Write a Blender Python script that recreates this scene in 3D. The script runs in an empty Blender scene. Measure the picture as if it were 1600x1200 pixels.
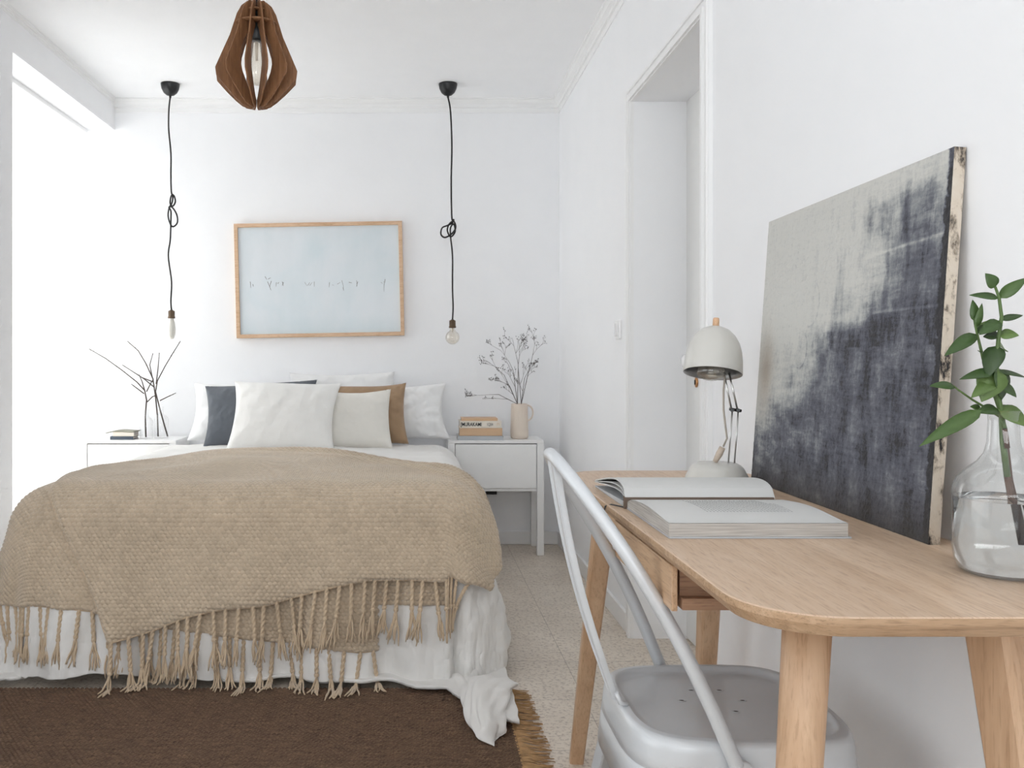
import bpy, math, random
import numpy as np
from mathutils import Vector, Matrix

random.seed(7)
PI = math.pi
SC = bpy.context.scene
COL = SC.collection
F = 1375.0            # focal length in pixels of the 1600 px wide frame
VX, VY = 648.0, 562.0  # vanishing point of the room's long axis

# ------------------------------------------------------------------ camera, world, light, exposure
cam_d = bpy.data.cameras.new('camera')
cam = bpy.data.objects.new('camera', cam_d)
COL.objects.link(cam)
cam.location = (0, 0, 1.0)
cam.rotation_euler = (PI / 2, 0, 0)
cam_d.sensor_width = 36.0
cam_d.lens = F / 1600 * 36.0
cam_d.shift_x = (800 - VX) / 1600
cam_d.shift_y = -(600 - VY) / 1600
cam_d.clip_start = 0.05
SC.camera = cam

w = bpy.data.worlds.new('daylight')
SC.world = w
w.use_nodes = True
w.node_tree.nodes['Background'].inputs[0].default_value = (0.93, 0.965, 1.0, 1)
w.node_tree.nodes['Background'].inputs[1].default_value = 1.2


def area(name, loc, rot, sx, sy, power, col=(1, 1, 1)):
    d = bpy.data.lights.new(name, 'AREA')
    d.shape = 'RECTANGLE'
    d.size, d.size_y = sx, sy
    d.energy = power
    d.color = col
    o = bpy.data.objects.new(name, d)
    o.location = loc
    o.rotation_euler = rot
    COL.objects.link(o)
    return o


# daylight entering by the three windows (the lamps stand outside the panes)
def facing(v): return Vector(v).to_track_quat('-Z', 'Y').to_euler()


area('daylight_far_window', (-2.30, 4.12, 1.25), (0, -PI / 2, 0), 1.8, 1.15, 33, (1.0, 0.985, 0.96))
# lamps behind the unseen near and rear windows, tilted up to brighten the ceiling
area('daylight_near_window', (-2.20, 0.75, 1.25), facing((1, .90, .95)), 2.2, 1.7, 10, (0.97, 0.985, 1.0))
area('daylight_rear_window', (-0.45, -2.05, 1.45), facing((0, 1, 1.9)), 2.1, 1.6, 58, (0.97, 0.985, 1.0))

SC.view_settings.view_transform = 'Standard'
SC.view_settings.look = 'None'
SC.view_settings.exposure = 0.23
SC.view_settings.gamma = 1.0
SC.view_settings.use_curve_mapping = False
SC.cycles.max_bounces = 10
SC.cycles.diffuse_bounces = 7
SC.cycles.transmission_bounces = 10
SC.cycles.transparent_max_bounces = 16
SC.cycles.caustics_reflective = False
SC.cycles.caustics_refractive = False
SC.cycles.use_denoising = True
SC.cycles.denoising_input_passes = 'RGB_ALBEDO_NORMAL'
SC.cycles.denoising_prefilter = 'FAST'
SC.cycles.adaptive_threshold = 0.004
SC.cycles.sample_clamp_indirect = 6.0


# ------------------------------------------------------------------ helpers: objects
def at(px, py, Y):
    return Vector(((px - VX) * Y / F, Y, 1.0 - (py - VY) * Y / F))


def wloc(o):
    v = Vector((0, 0, 0))
    while o is not None:
        v += Vector(o.location)
        o = o.parent
    return v


def tag(o, label=None, cat=None, group=None, kind=None):
    if label: o['label'] = label
    if cat: o['category'] = cat
    if group: o['group'] = group
    if kind: o['kind'] = kind
    return o


def thing(name, loc, label, cat, group=None):
    o = bpy.data.objects.new(name, None)
    o.empty_display_size = 0.05
    o.location = loc
    COL.objects.link(o)
    return tag(o, label, cat, group)


def link(name, me, mats, parent=None, origin=None):
    """mesh data is in world coordinates; the origin goes to `origin` (top level) or the parent's origin"""
    if not isinstance(mats, (list, tuple)): mats = [mats]
    for m in mats: me.materials.append(m)
    o = bpy.data.objects.new(name, me)
    COL.objects.link(o)
    if parent is not None:
        base = wloc(parent)
        o.parent = parent
        o.location = (0, 0, 0)
    else:
        n = len(me.vertices)
        co = np.empty(n * 3, np.float32)
        me.vertices.foreach_get('co', co)
        co = co.reshape(-1, 3)
        if origin is None:
            lo, hi = co.min(0), co.max(0)
            origin = ((lo[0] + hi[0]) / 2, (lo[1] + hi[1]) / 2, lo[2])
        base = Vector([float(c) for c in origin])
        o.location = base
    me.transform(Matrix.Translation(-base))
    me.update()
    return o


class MB:
    def __init__(s):
        s.v = []; s.f = []; s.mi = []; s.m = 0; s.sm = []
        s.smooth = False

    def add(s, vs, fs, smooth=None):
        b = len(s.v)
        s.v += [tuple(map(float, p)) for p in vs]
        for f in fs:
            s.f.append([b + i for i in f]); s.mi.append(s.m)
            s.sm.append(s.smooth if smooth is None else smooth)
        return s

    def box(s, x0, x1, y0, y1, z0, z1):
        vs = [(x, y, z) for z in (z0, z1) for y in (y0, y1) for x in (x0, x1)]
        return s.add(vs, [(0, 2, 3, 1), (4, 5, 7, 6), (0, 1, 5, 4), (2, 6, 7, 3), (0, 4, 6, 2), (1, 3, 7, 5)], False)

    def tube(s, pts, rad, n=8, caps=True, flat=1.0, up=None):
        pts = [Vector(p) for p in pts]
        k = len(pts)
        if not isinstance(rad, (list, tuple)): rad = [rad] * k
        tang = []
        for i in range(k):
            a = pts[max(i - 1, 0)]; b = pts[min(i + 1, k - 1)]
            t = (b - a)
            if t.length < 1e-9: t = Vector((0, 0, 1))
            tang.append(t.normalized())
        ref = Vector(up) if up else (Vector((0, 0, 1)) if abs(tang[0].z) < .9 else Vector((1, 0, 0)))
        nx = (ref - tang[0] * ref.dot(tang[0])).normalized()
        vs = []
        for i in range(k):
            t = tang[i]
            nx = (nx - t * nx.dot(t))
            if nx.length < 1e-6: nx = Vector((1, 0, 0)) - t * t.x
            nx.normalize()
            ny = t.cross(nx)
            for j in range(n):
                a = 2 * PI * j / n
                vs.append(pts[i] + nx * (math.cos(a) * rad[i]) + ny * (math.sin(a) * rad[i] * flat))
        fs = []
        for i in range(k - 1):
            for j in range(n):
                j2 = (j + 1) % n
                fs.append((i * n + j, i * n + j2, (i + 1) * n + j2, (i + 1) * n + j))
        s.add(vs, fs, True)
        if caps:
            b = len(s.v) - len(vs)
            s.f.append([b + j for j in range(n)][::-1]); s.mi.append(s.m); s.sm.append(False)
            s.f.append([b + (k - 1) * n + j for j in range(n)]); s.mi.append(s.m); s.sm.append(False)
        return s

    def lathe(s, prof, c=(0, 0, 0), n=32, mat=None):
        vs = []; fs = []
        M = mat or Matrix.Identity(3)
        c = Vector(c)
        k = len(prof)
        for (r, z) in prof:
            for j in range(n):
                a = 2 * PI * j / n
                vs.append(c + M @ Vector((max(r, 1e-5) * math.cos(a), max(r, 1e-5) * math.sin(a), z)))
        for i in range(k - 1):
            for j in range(n):
                j2 = (j + 1) % n
                fs.append((i * n + j, i * n + j2, (i + 1) * n + j2, (i + 1) * n + j))
        return s.add(vs, fs, True)

    def prism(s, poly, fn0, fn1, smooth=False):
        """poly: list of 2d points; fn0/fn1 map a 2d point to 3d at both ends"""
        n = len(poly)
        vs = [fn0(p) for p in poly] + [fn1(p) for p in poly]
        fs = [tuple(range(n))[::-1], tuple(range(n, 2 * n))]
        b = len(s.v)
        s.add(vs, fs, False)
        for i in range(n):
            j = (i + 1) % n
            s.f.append([b + i, b + j, b + n + j, b + n + i]); s.mi.append(s.m); s.sm.append(smooth)
        return s

    def ball(s, c, rx, ry=None, rz=None, n=12, m=8):
        ry = ry or rx; rz = rz or rx
        vs = []; fs = []
        for i in range(m + 1):
            th = PI * i / m
            for j in range(n):
                a = 2 * PI * j / n
                r = max(math.sin(th), 1e-3)
                vs.append((c[0] + rx * r * math.cos(a), c[1] + ry * r * math.sin(a), c[2] + rz * math.cos(th)))
        for i in range(m):
            for j in range(n):
                j2 = (j + 1) % n
                fs.append((i * n + j, (i + 1) * n + j, (i + 1) * n + j2, i * n + j2))
        return s.add(vs, fs, True)

    def build(s, name, mats, parent=None, origin=None, bevel=0.0, seg=2):
        me = bpy.data.meshes.new(name)
        me.from_pydata(s.v, [], s.f)
        me.polygons.foreach_set('material_index', s.mi)
        me.polygons.foreach_set('use_smooth', s.sm)
        me.update()
        o = link(name, me, mats, parent, origin)
        if bevel:
            b = o.modifiers.new('bevel', 'BEVEL')
            b.width = bevel; b.segments = seg; b.limit_method = 'ANGLE'
            b.harden_normals = False
        return o


def grid_mesh(name, P, mats, parent=None, origin=None, uv=None, attr=None, extra=None, mi=None):
    """P: (n, m, 3) array, or list of such arrays joined in one mesh"""
    Ps = P if isinstance(P, list) else [P]
    V = []; Fc = []; b = 0
    for A in Ps:
        n, m = A.shape[:2]
        V.append(A.reshape(-1, 3))
        idx = (np.arange(n * m).reshape(n, m) + b)
        q = np.stack([idx[:-1, :-1], idx[1:, :-1], idx[1:, 1:], idx[:-1, 1:]], -1).reshape(-1, 4)
        Fc.append(q); b += n * m
    V = np.concatenate(V).astype(np.float32); Fc = np.concatenate(Fc).astype(np.int32)
    me = bpy.data.meshes.new(name)
    me.vertices.add(len(V)); me.vertices.foreach_set('co', V.ravel())
    me.loops.add(Fc.size); me.loops.foreach_set('vertex_index', Fc.ravel())
    me.polygons.add(len(Fc))
    me.polygons.foreach_set('loop_start', np.arange(0, Fc.size, 4, dtype=np.int32))
    me.polygons.foreach_set('loop_total', np.full(len(Fc), 4, np.int32))
    me.polygons.foreach_set('use_smooth', np.ones(len(Fc), bool))
    if attr is not None:
        for k, a in attr.items():
            at_ = me.attributes.new(k, 'FLOAT', 'POINT')
            at_.data.foreach_set('value', np.asarray(a, np.float32).ravel())
    me.update(calc_edges=True)
    me.validate()
    return link(name, me, mats, parent, origin)


def wav(x, y, scale, seed, octv=4, gain=.5):
    """smooth pseudo noise, about -1..1"""
    r = np.random.RandomState(seed)
    out = np.zeros_like(x, dtype=float); amp = 1.0; tot = 0
    f = 1.0 / scale
    for o in range(octv):
        acc = 0
        for k in range(4):
            a = r.rand() * 2 * PI; ph = r.rand() * 2 * PI; ff = f * (0.7 + .6 * r.rand())
            ph2 = r.rand() * 6
            acc = acc + np.sin(2 * PI * ff * (x * math.cos(a) + y * math.sin(a)) + ph
                               + 1.3 * np.sin(2 * PI * ff * .43 * (x * math.sin(a) - y * math.cos(a)) + ph2))
        out += amp * acc / 2.6; tot += amp
        amp *= gain; f *= 1.93
    return out / tot


def sstep(a, b, x):
    t = np.clip((x - a) / (b - a), 0, 1)
    return t * t * (3 - 2 * t)


# ------------------------------------------------------------------ helpers: materials
class NT:
    def __init__(s, name):
        s.m = bpy.data.materials.new(name)
        s.m.use_nodes = True
        s.t = s.m.node_tree
        s.b = s.t.nodes['Principled BSDF']
        s.out = s.t.nodes['Material Output']

    def n(s, kind, **kw):
        nd = s.t.nodes.new(kind)
        for k, v in kw.items():
            if k in ('inputs',):
                for a, c in v.items(): nd.inputs[a].default_value = c
            else:
                setattr(nd, k, v)
        return nd

    def l(s, a, b): s.t.links.new(a, b)

    def coords(s, scale=(1, 1, 1), rot=(0, 0, 0), kind='Object'):
        tc = s.n('ShaderNodeTexCoord'); mp = s.n('ShaderNodeMapping')
        mp.inputs['Scale'].default_value = scale
        mp.inputs['Rotation'].default_value = rot
        s.l(tc.outputs[kind], mp.inputs['Vector'])
        return mp.outputs['Vector']

    def noise(s, vec, scale, detail=4, rough=.5, dist=0.0):
        nd = s.n('ShaderNodeTexNoise')
        nd.inputs['Scale'].default_value = scale
        nd.inputs['Detail'].default_value = detail
        nd.inputs['Roughness'].default_value = rough
        nd.inputs['Distortion'].default_value = dist
        if vec is not None: s.l(vec, nd.inputs['Vector'])
        return nd.outputs['Fac']

    def ramp(s, fac, stops):
        nd = s.n('ShaderNodeValToRGB')
        cr = nd.color_ramp
        while len(cr.elements) < len(stops): cr.elements.new(.5)
        for e, (p, c) in zip(cr.elements, stops):
            e.position = p; e.color = (*c, 1) if len(c) == 3 else c
        s.l(fac, nd.inputs['Fac'])
        return nd.outputs['Color']

    def mix(s, fac, a, b, mode='MIX'):
        nd = s.n('ShaderNodeMix'); nd.data_type = 'RGBA'; nd.blend_type = mode
        for sock, v in ((nd.inputs[0], fac), (nd.inputs[6], a), (nd.inputs[7], b)):
            if hasattr(v, 'is_output'): s.l(v, sock)
            elif isinstance(v, (int, float)): sock.default_value = v
            else: sock.default_value = (*v, 1)
        return nd.outputs[2]

    def math(s, op, a, b=0.0):
        nd = s.n('ShaderNodeMath'); nd.operation = op
        for i, v in enumerate((a, b)):
            if hasattr(v, 'is_output'): s.l(v, nd.inputs[i])
            else: nd.inputs[i].default_value = v
        return nd.outputs[0]

    def bump(s, h, strength=.2, dist=.002):
        nd = s.n('ShaderNodeBump')
        nd.inputs['Strength'].default_value = strength
        nd.inputs['Distance'].default_value = dist
        s.l(h, nd.inputs['Height'])
        s.l(nd.outputs['Normal'], s.b.inputs['Normal'])
        return s

    def set(s, **kw):
        for k, v in kw.items():
            k = k.replace('_', ' ')
            sock = s.b.inputs[k]
            if hasattr(v, 'is_output'): s.l(v, sock)
            elif isinstance(v, (tuple, list)) and len(v) == 3: sock.default_value = (*v, 1)
            else: sock.default_value = v
        return s


def srgb(r, g, b):
    def f(c):
        c /= 255.0
        return c / 12.92 if c <= .04045 else ((c + .055) / 1.055) ** 2.4
    return (f(r), f(g), f(b))


def plain(name, col, rough=.5, metal=0.0, nscale=0, var=.04, bump=0.0, bscale=200, bdist=.001, **kw):
    t = NT(name)
    v = t.coords()
    nz = t.noise(v, nscale or 6, 3)
    hi = tuple(min(1, c * (1 + var)) for c in col); lo = tuple(c * (1 - var) for c in col)
    t.set(Base_Color=t.ramp(nz, [(.3, lo), (.7, hi)]), Roughness=rough, Metallic=metal, **kw)
    if bump:
        t.bump(t.noise(v, bscale, 4), bump, bdist)
    return t.m


def wood(name, cols, axis='Y', scale=1.0, rough=.5, plank=0.0, grain=1.0):
    """cols: dark, mid, light; grain runs along axis"""
    t = NT(name)
    st = {'X': (1, 14, 14), 'Y': (14, 1, 14), 'Z': (14, 14, 1)}[axis]
    v = t.coords(tuple(c * scale for c in st))
    a = t.noise(v, 3.0, 6, .6, .6)
    v2 = t.coords(tuple(c * scale * 5 for c in st))
    b = t.noise(v2, 3.5, 3, .6)
    c = t.ramp(a, [(.30, cols[0]), (.48, cols[1]), (.72, cols[2])])
    pores = t.ramp(b, [(.34, tuple(x * .72 for x in cols[0])), (.47, (1, 1, 1))])
    c = t.mix(.38 * grain, c, pores, 'MULTIPLY')
    if plank:
        tc = t.n('ShaderNodeTexCoord'); sp = t.n('ShaderNodeSeparateXYZ')
        t.l(tc.outputs['Object'], sp.inputs[0])
        cell = t.math('FLOOR', t.math('MULTIPLY', sp.outputs['X'], 1 / plank))
        wn = t.n('ShaderNodeTexWhiteNoise'); wn.noise_dimensions = '1D'
        t.l(cell, wn.inputs['W'])
        k = t.ramp(wn.outputs['Value'], [(0, (.84, .82, .80)), (1, (1.0, 1.0, 1.0))])
        c = t.mix(1.0, c, k, 'MULTIPLY')
    t.set(Base_Color=c, Roughness=rough)
    t.bump(b, .12, .0006)
    return t.m


def glass(name, col=(1, 1, 1), ior=1.45, rough=0.0):
    t = NT(name)
    t.set(Base_Color=col, Roughness=rough, IOR=ior, Transmission_Weight=1.0)
    # light passes the pane (shadow rays see a clear film), as thin glass does
    return t.m


def thin_glass(name, tint=(1, 1, 1), refl=.06):
    """clear thin-walled glass: transparent with a fresnel-weighted gloss"""
    t = NT(name)
    tr = t.n('ShaderNodeBsdfTransparent'); tr.inputs[0].default_value = (*tint, 1)
    gl = t.n('ShaderNodeBsdfGlossy'); gl.inputs['Roughness'].default_value = .03
    lw = t.n('ShaderNodeLayerWeight'); lw.inputs['Blend'].default_value = .35
    f = t.math('ADD', t.math('MULTIPLY', lw.outputs['Facing'], .45), refl)
    mx = t.n('ShaderNodeMixShader')
    t.l(f, mx.inputs[0]); t.l(tr.outputs[0], mx.inputs[1]); t.l(gl.outputs[0], mx.inputs[2])
    t.l(mx.outputs[0], t.out.inputs['Surface'])
    return t.m


M = {}
M['wall'] = plain('painted_plaster', (.90, .905, .92), .85, var=.008)
M['ceil'] = plain('ceiling_paint', (.95, .955, .965), .9, var=.008)
M['trim'] = plain('satin_white_paint', (.88, .88, .88), .45, var=.01)
M['door'] = plain('door_paint', (.80, .80, .79), .4, var=.01)
M['lacquer'] = plain('white_lacquer', (.90, .90, .895), .35, var=.01)
M['porcelain'] = plain('white_porcelain', (.85, .85, .86), .12, var=.01)
M['brass'] = plain('brass', srgb(190, 140, 95), .3, .9)
M['black'] = plain('black_metal', (.018, .019, .02), .35, .3)
M['cord'] = plain('black_textile_cord', (.02, .02, .02), .8, bump=.4, bscale=900)
M['steel'] = plain('brushed_steel', (.62, .62, .60), .28, 1.0)
M['chair'] = plain('pale_grey_painted_steel', srgb(208, 211, 214), .34, .10, var=.03, bump=.06, bscale=60, Coat_Weight=.3)
M['lamp'] = plain('warm_grey_enamel', srgb(208, 206, 200), .35, var=.02, Coat_Weight=.2)
M['lamp_in'] = plain('dull_aluminium', (.42, .42, .42), .35, .8)
M['beech'] = wood('beech_knob', (srgb(205, 160, 120), srgb(222, 182, 145), srgb(235, 200, 168)), 'Z', 2)
M['ash_top'] = wood('ash_veneer_top', (srgb(208, 178, 149), srgb(220, 192, 165), srgb(230, 205, 181)), 'Y', 1.6, .42, plank=.075)
M['ash_z'] = wood('ash_leg', (srgb(184, 148, 116), srgb(196, 161, 129), srgb(207, 174, 143)), 'Z', 1.2, .45, grain=.6)
M['ash_y'] = wood('ash_rail', (srgb(184, 148, 114), srgb(198, 163, 130), srgb(210, 178, 146)), 'Y', 1.5, .45)
M['ash_x'] = wood('ash_drawer_end', (srgb(140, 105, 80), srgb(156, 120, 94), srgb(170, 134, 108)), 'X', 1.5, .5)
M['oak_frame'] = wood('oak_picture_frame', (srgb(196, 160, 125), srgb(212, 178, 145), srgb(224, 194, 164)), 'X', 2, .5)
M['ply'] = wood('stained_plywood', (srgb(118, 80, 52), srgb(140, 99, 67), srgb(158, 116, 82)), 'Z', 2.0, .6)
M['jug'] = plain('cream_stoneware', srgb(228, 214, 200), .5, var=.03)
M['twig'] = plain('bark', srgb(70, 60, 54), .8, var=.3, nscale=60)
M['twig2'] = plain('dry_grey_stem', srgb(92, 86, 84), .8, var=.2, nscale=60)
M['bud'] = plain('dry_seed_heads', srgb(66, 62, 64), .9, var=.3, nscale=60)
M['glass'] = thin_glass('clear_glass', (.975, .985, .985))
M['glass_l'] = thin_glass('clear_light_glass', (.99, .99, .99), .03)
M['pane'] = thin_glass('window_pane', (.98, .99, .99), .02)
M['bulb'] = thin_glass('bulb_glass', (.95, .92, .87), .10)
M['paper'] = plain('book_paper', srgb(214, 214, 212), .8, var=.02)
M['paper2'] = plain('page_edges', srgb(188, 182, 175), .85, var=.08, nscale=40)
M['print'] = plain('grey_print', srgb(100, 102, 104), .8)
M['ink'] = plain('black_ink', srgb(38, 38, 40), .7)
M['ink2'] = plain('grey_ink', srgb(110, 108, 106), .7)
M['cover_dark'] = plain('dark_book_cover', srgb(60, 62, 66), .5)
M['cover_grey'] = plain('grey_book_cover', srgb(186, 190, 194), .5)
M['cover_tan'] = plain('tan_book_cover', srgb(214, 180, 146), .6, var=.05)
M['cover_cream'] = plain('cream_book_cover', srgb(232, 224, 212), .6)
M['cover_navy'] = plain('blue_grey_book_cover', srgb(78, 88, 100), .5)
M['cover_olive'] = plain('pale_olive_book_cover', srgb(150, 148, 132), .6)
M['rubber'] = plain('grey_felt', srgb(90, 88, 86), .9)


# linen, cotton and wool
def cloth(name, col, var=.03, weave=700, rough=.9, strength=.25, trans=0.0, sheen=.3, heather=False):
    t = NT(name)
    v = t.coords()
    a = t.noise(v, 9, 5)
    wv = t.coords((1, 1, 1))
    b = t.noise(wv, weave, 2)
    c = t.noise(v, 35, 4)
    hi = tuple(min(1, x * (1 + var)) for x in col); lo = tuple(x * (1 - var) for x in col)
    t.set(Base_Color=t.ramp(a, [(.3, lo), (.7, hi)]), Roughness=rough, Sheen_Weight=sheen)
    h = t.math('ADD', t.math('MULTIPLY', b, .35), c)
    t.bump(h, strength, .0025)
    if heather:
        ya = t.n('ShaderNodeAttribute'); ya.attribute_name = 'yarn'; g = ya.outputs['Fac']
        m_ = t.mix(1.0, t.ramp(a, [(.3, lo), (.7, hi)]), t.ramp(g, [(0, (.93, .925, .915)), (1, (1.06, 1.06, 1.06))]), 'MULTIPLY')
        t.set(Base_Color=m_)
    return t.m


M['duvet'] = cloth('white_linen', (.77, .755, .73))
M['sheet'] = cloth('white_cotton', (.84, .84, .84))
M['pil_white'] = cloth('off_white_linen', srgb(236, 235, 232))
M['pil_cream'] = cloth('natural_cotton', srgb(226, 223, 216))
M['pil_grey'] = cloth('charcoal_linen', srgb(88, 93, 100), .06)
M['pil_tan'] = cloth('tan_linen', srgb(160, 132, 104), .06)
M['wool'] = cloth('beige_wool_knit', srgb(196, 178, 155), .05, 900, .95, .35, sheen=.6, heather=True)
M['fringe'] = cloth('beige_wool_cord', srgb(200, 178, 150), .08, 900, .95, .5, sheen=.4)
M['jute'] = plain('jute_fringe', srgb(176, 140, 100), .9, var=.25, nscale=50)
M['black_plastic'] = plain('black_plastic', (.02, .02, .02), .5)

t = NT('sheer_curtain')
tl = t.n('ShaderNodeBsdfTranslucent'); tl.inputs[0].default_value = (.95, .95, .95, 1)
df = t.n('ShaderNodeBsdfDiffuse'); df.inputs[0].default_value = (.92, .92, .92, 1)
tp = t.n('ShaderNodeBsdfTransparent'); tp.inputs[0].default_value = (1, 1, 1, 1)
m1 = t.n('ShaderNodeMixShader'); m1.inputs[0].default_value = .40
m2 = t.n('ShaderNodeMixShader'); m2.inputs[0].default_value = .22
t.l(tl.outputs[0], m1.inputs[1]); t.l(df.outputs[0], m1.inputs[2])
t.l(m1.outputs[0], m2.inputs[1]); t.l(tp.outputs[0], m2.inputs[2])
t.l(m2.outputs[0], t.out.inputs['Surface'])
M['curtain'] = t.m

# beige terrazzo tiles
t = NT('beige_stone_tiles')
v = t.coords()
br = t.n('ShaderNodeTexBrick')
br.offset = 0.0; br.squash = 1.0
br.inputs['Scale'].default_value = 1.0
br.inputs['Mortar Size'].default_value = .0016
br.inputs['Mortar Smooth'].default_value = .4
br.inputs['Brick Width'].default_value = .333
br.inputs['Row Height'].default_value = .333
br.inputs['Color1'].default_value = (.95, .95, .95, 1)
br.inputs['Color2'].default_value = (1.02, 1.01, 1.0, 1)
br.inputs['Mortar'].default_value = (.62, .60, .58, 1)
t.l(v, br.inputs['Vector'])
a = t.noise(v, 5, 5, .6, .4)
b = t.noise(v, 90, 4, .7)
c = t.ramp(a, [(.3, srgb(214, 202, 188)), (.7, srgb(230, 219, 205))])
sp = t.ramp(b, [(.36, srgb(150, 134, 120)), (.50, (1, 1, 1)), (.62, (1, 1, 1)), (.72, (1.0, 1.0, 1.0))])
c = t.mix(.55, c, sp, 'MULTIPLY')
c = t.mix(1.0, c, br.outputs['Color'], 'MULTIPLY')
t.set(Base_Color=c, Roughness=.38)
t.bump(br.outputs['Fac'], -.2, .001)
M['tile'] = t.m

# woven brown rug: staggered weave cells
t = NT('woven_brown_jute')
v = t.coords((1, 1, 1), (0, 0, .05))
st = t.coords((14, 110, 1)); a = t.noise(st, 2.0, 3, .7)
st2 = t.coords((110, 4, 1)); a2 = t.noise(st2, 2.0, 3, .7)
a3 = t.noise(v, 140, 3, .7)
c = t.ramp(a, [(.32, srgb(82, 62, 50)), (.5, srgb(112, 88, 70)), (.68, srgb(142, 114, 90))])
c = t.mix(.6, c, t.ramp(a2, [(.32, (.60, .58, .60)), (.7, (1.0, 1.0, 1.0))]), 'MULTIPLY')
c = t.mix(.6, c, t.ramp(a3, [(.35, (.62, .60, .60)), (.65, (1.0, 1.0, 1.0))]), 'MULTIPLY')
t.set(Base_Color=c, Roughness=.95)
M['rug'] = t.m

# ------------------------------------------------------------------ the room
XR_W = 0.785       # right wall face
XL_W = -1.627      # left wall face
YB = 4.774         # back wall face
YC = -1.6          # wall behind the camera
ZC = 2.41
ZB = 2.245         # underside of the beam over the windows


def struct(name, mb, mat, bevel=0, parent=None):
    o = mb.build(name, mat, parent, bevel=bevel)
    if parent is None: tag(o, kind='structure')
    return o


struct('floor', MB().box(-2.25, 1.25, YC - .2, YB + .2, -.12, 0), M['tile'])
struct('ceiling', MB().box(-2.25, 1.25, YC - .2, YB + .2, ZC, ZC + .12), M['ceil'])
struct('wall_back', MB().box(-2.25, 1.25, YB, YB + .2, 0, ZC), M['wall'])
DJ0, DJ1, DZ = 2.367, 3.155, 1.925       # doorway in the right wall
mb = MB()
mb.box(XR_W, XR_W + .2, DJ1, YB, 0, ZC)
mb.box(XR_W, XR_W + .2, YC, DJ0, 0, ZC)
mb.box(XR_W, XR_W + .2, DJ0, DJ1, DZ, ZC)
struct('wall_right', mb, M['wall'])
# left wall: pier, second window opening nearer the camera, beam above
YP = 3.56
mb = MB()
mb.box(-2.0, XL_W, 1.85, YP, 0, ZB)
mb.box(-2.0, XL_W, YC, -.35, 0, ZB)
mb.box(-2.0, XL_W, -.35, 1.85, 0, .35)
struct('wall_left', mb, M['wall'])
struct('trim_1', MB().box(-2.2, XL_W, YC, YB, ZB, ZC), M['wall'])       # beam over the windows
mb = MB()
mb.box(-2.25, -1.5, YC - .2, YC, 0, ZC)
mb.box(.6, 1.25, YC - .2, YC, 0, ZC)
mb.box(-1.5, .6, YC - .2, YC, 2.3, ZC)
mb.box(-1.5, .6, YC - .2, YC, 0, .3)
struct('wall_rear', mb, M['wall'])
# wall outside the recess, with the far window
mb = MB()
mb.box(-2.2, -2.1, YP, YB, 0, .10)
mb.box(-2.2, -2.0, YP - .10, YP, 0, ZB)
struct('wall_recess', mb, M['wall'])


def window(name, axis, plane, a0, a1, z0, z1, th=.05, mull=1):
    """frame in the plane x = plane (axis 'Y' runs along it) or y = plane"""
    fr = MB()
    def bx(m, p0, p1, s0, s1, q0, q1):
        if axis == 'Y': m.box(p0, p1, s0, s1, q0, q1)
        else: m.box(s0, s1, p0, p1, q0, q1)
    w_ = .055
    bx(fr, plane, plane + th, a0, a1, z0, z0 + w_); bx(fr, plane, plane + th, a0, a1, z1 - w_, z1)
    bx(fr, plane, plane + th, a0, a0 + w_, z0 + w_, z1 - w_); bx(fr, plane, plane + th, a1 - w_, a1, z0 + w_, z1 - w_)
    for k in range(mull):
        c = a0 + (a1 - a0) * (k + 1) / (mull + 1)
        bx(fr, plane, plane + th, c - .035, c + .035, z0 + w_, z1 - w_)
    f = fr.build(name, M['trim'])
    tag(f, kind='structure')
    g = MB()
    bx(g, plane + th * .4, plane + th * .6, a0 + w_, a1 - w_, z0 + w_, z1 - w_)
    g.build('pane', M['pane'], f)
    return f


window('window_1', 'Y', -2.16, YP, YB, .10, ZB)
window('window_2', 'Y', -1.9, -.35, 1.85, .35, ZB)
window('window_3', 'X', YC - .12, -1.5, .6, .3, 2.3)

# cornices
def cornice(name, p0, p1, inward, z=ZC, s=1.0):
    """stepped crown moulding from p0 to p1 (xy), projecting along inward"""
    prof = [(0, 0), (.040, 0), (.040, -.006), (.032, -.009), (.026, -.020), (.014, -.030), (.013, -.044), (.005, -.047), (.004, -.072), (0, -.072)]
    prof = [(a * s, b * s) for a, b in prof]
    i = Vector((inward[0], inward[1], 0))
    A, B = Vector((p0[0], p0[1], z)), Vector((p1[0], p1[1], z))
    mb = MB().prism(prof, lambda q: A + i * q[0] + Vector((0, 0, q[1])), lambda q: B + i * q[0] + Vector((0, 0, q[1])))
    return tag(mb.build(name, M['trim']), kind='structure')


cornice('trim_2', (XL_W, YB), (XR_W, YB), (0, -1))
cornice('trim_3', (XR_W, YC), (XR_W, YB), (-1, 0))
cornice('trim_4', (XL_W, YC), (XL_W, YB), (1, 0), s=.42)

# baseboards
tag(MB().box(-2.0, XR_W, YB - .013, YB, 0, .072).build('baseboard_back', M['trim'], bevel=.003), kind='structure')
tag(MB().box(XR_W - .013, XR_W, DJ1 + .05, YB - .013, 0, .072).build('baseboard_right', M['trim'], bevel=.003), kind='structure')
tag(MB().box(XR_W - .013, XR_W, YC, DJ0 - .05, 0, .072).build('baseboard_near', M['trim'], bevel=.003), kind='structure')

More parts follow.
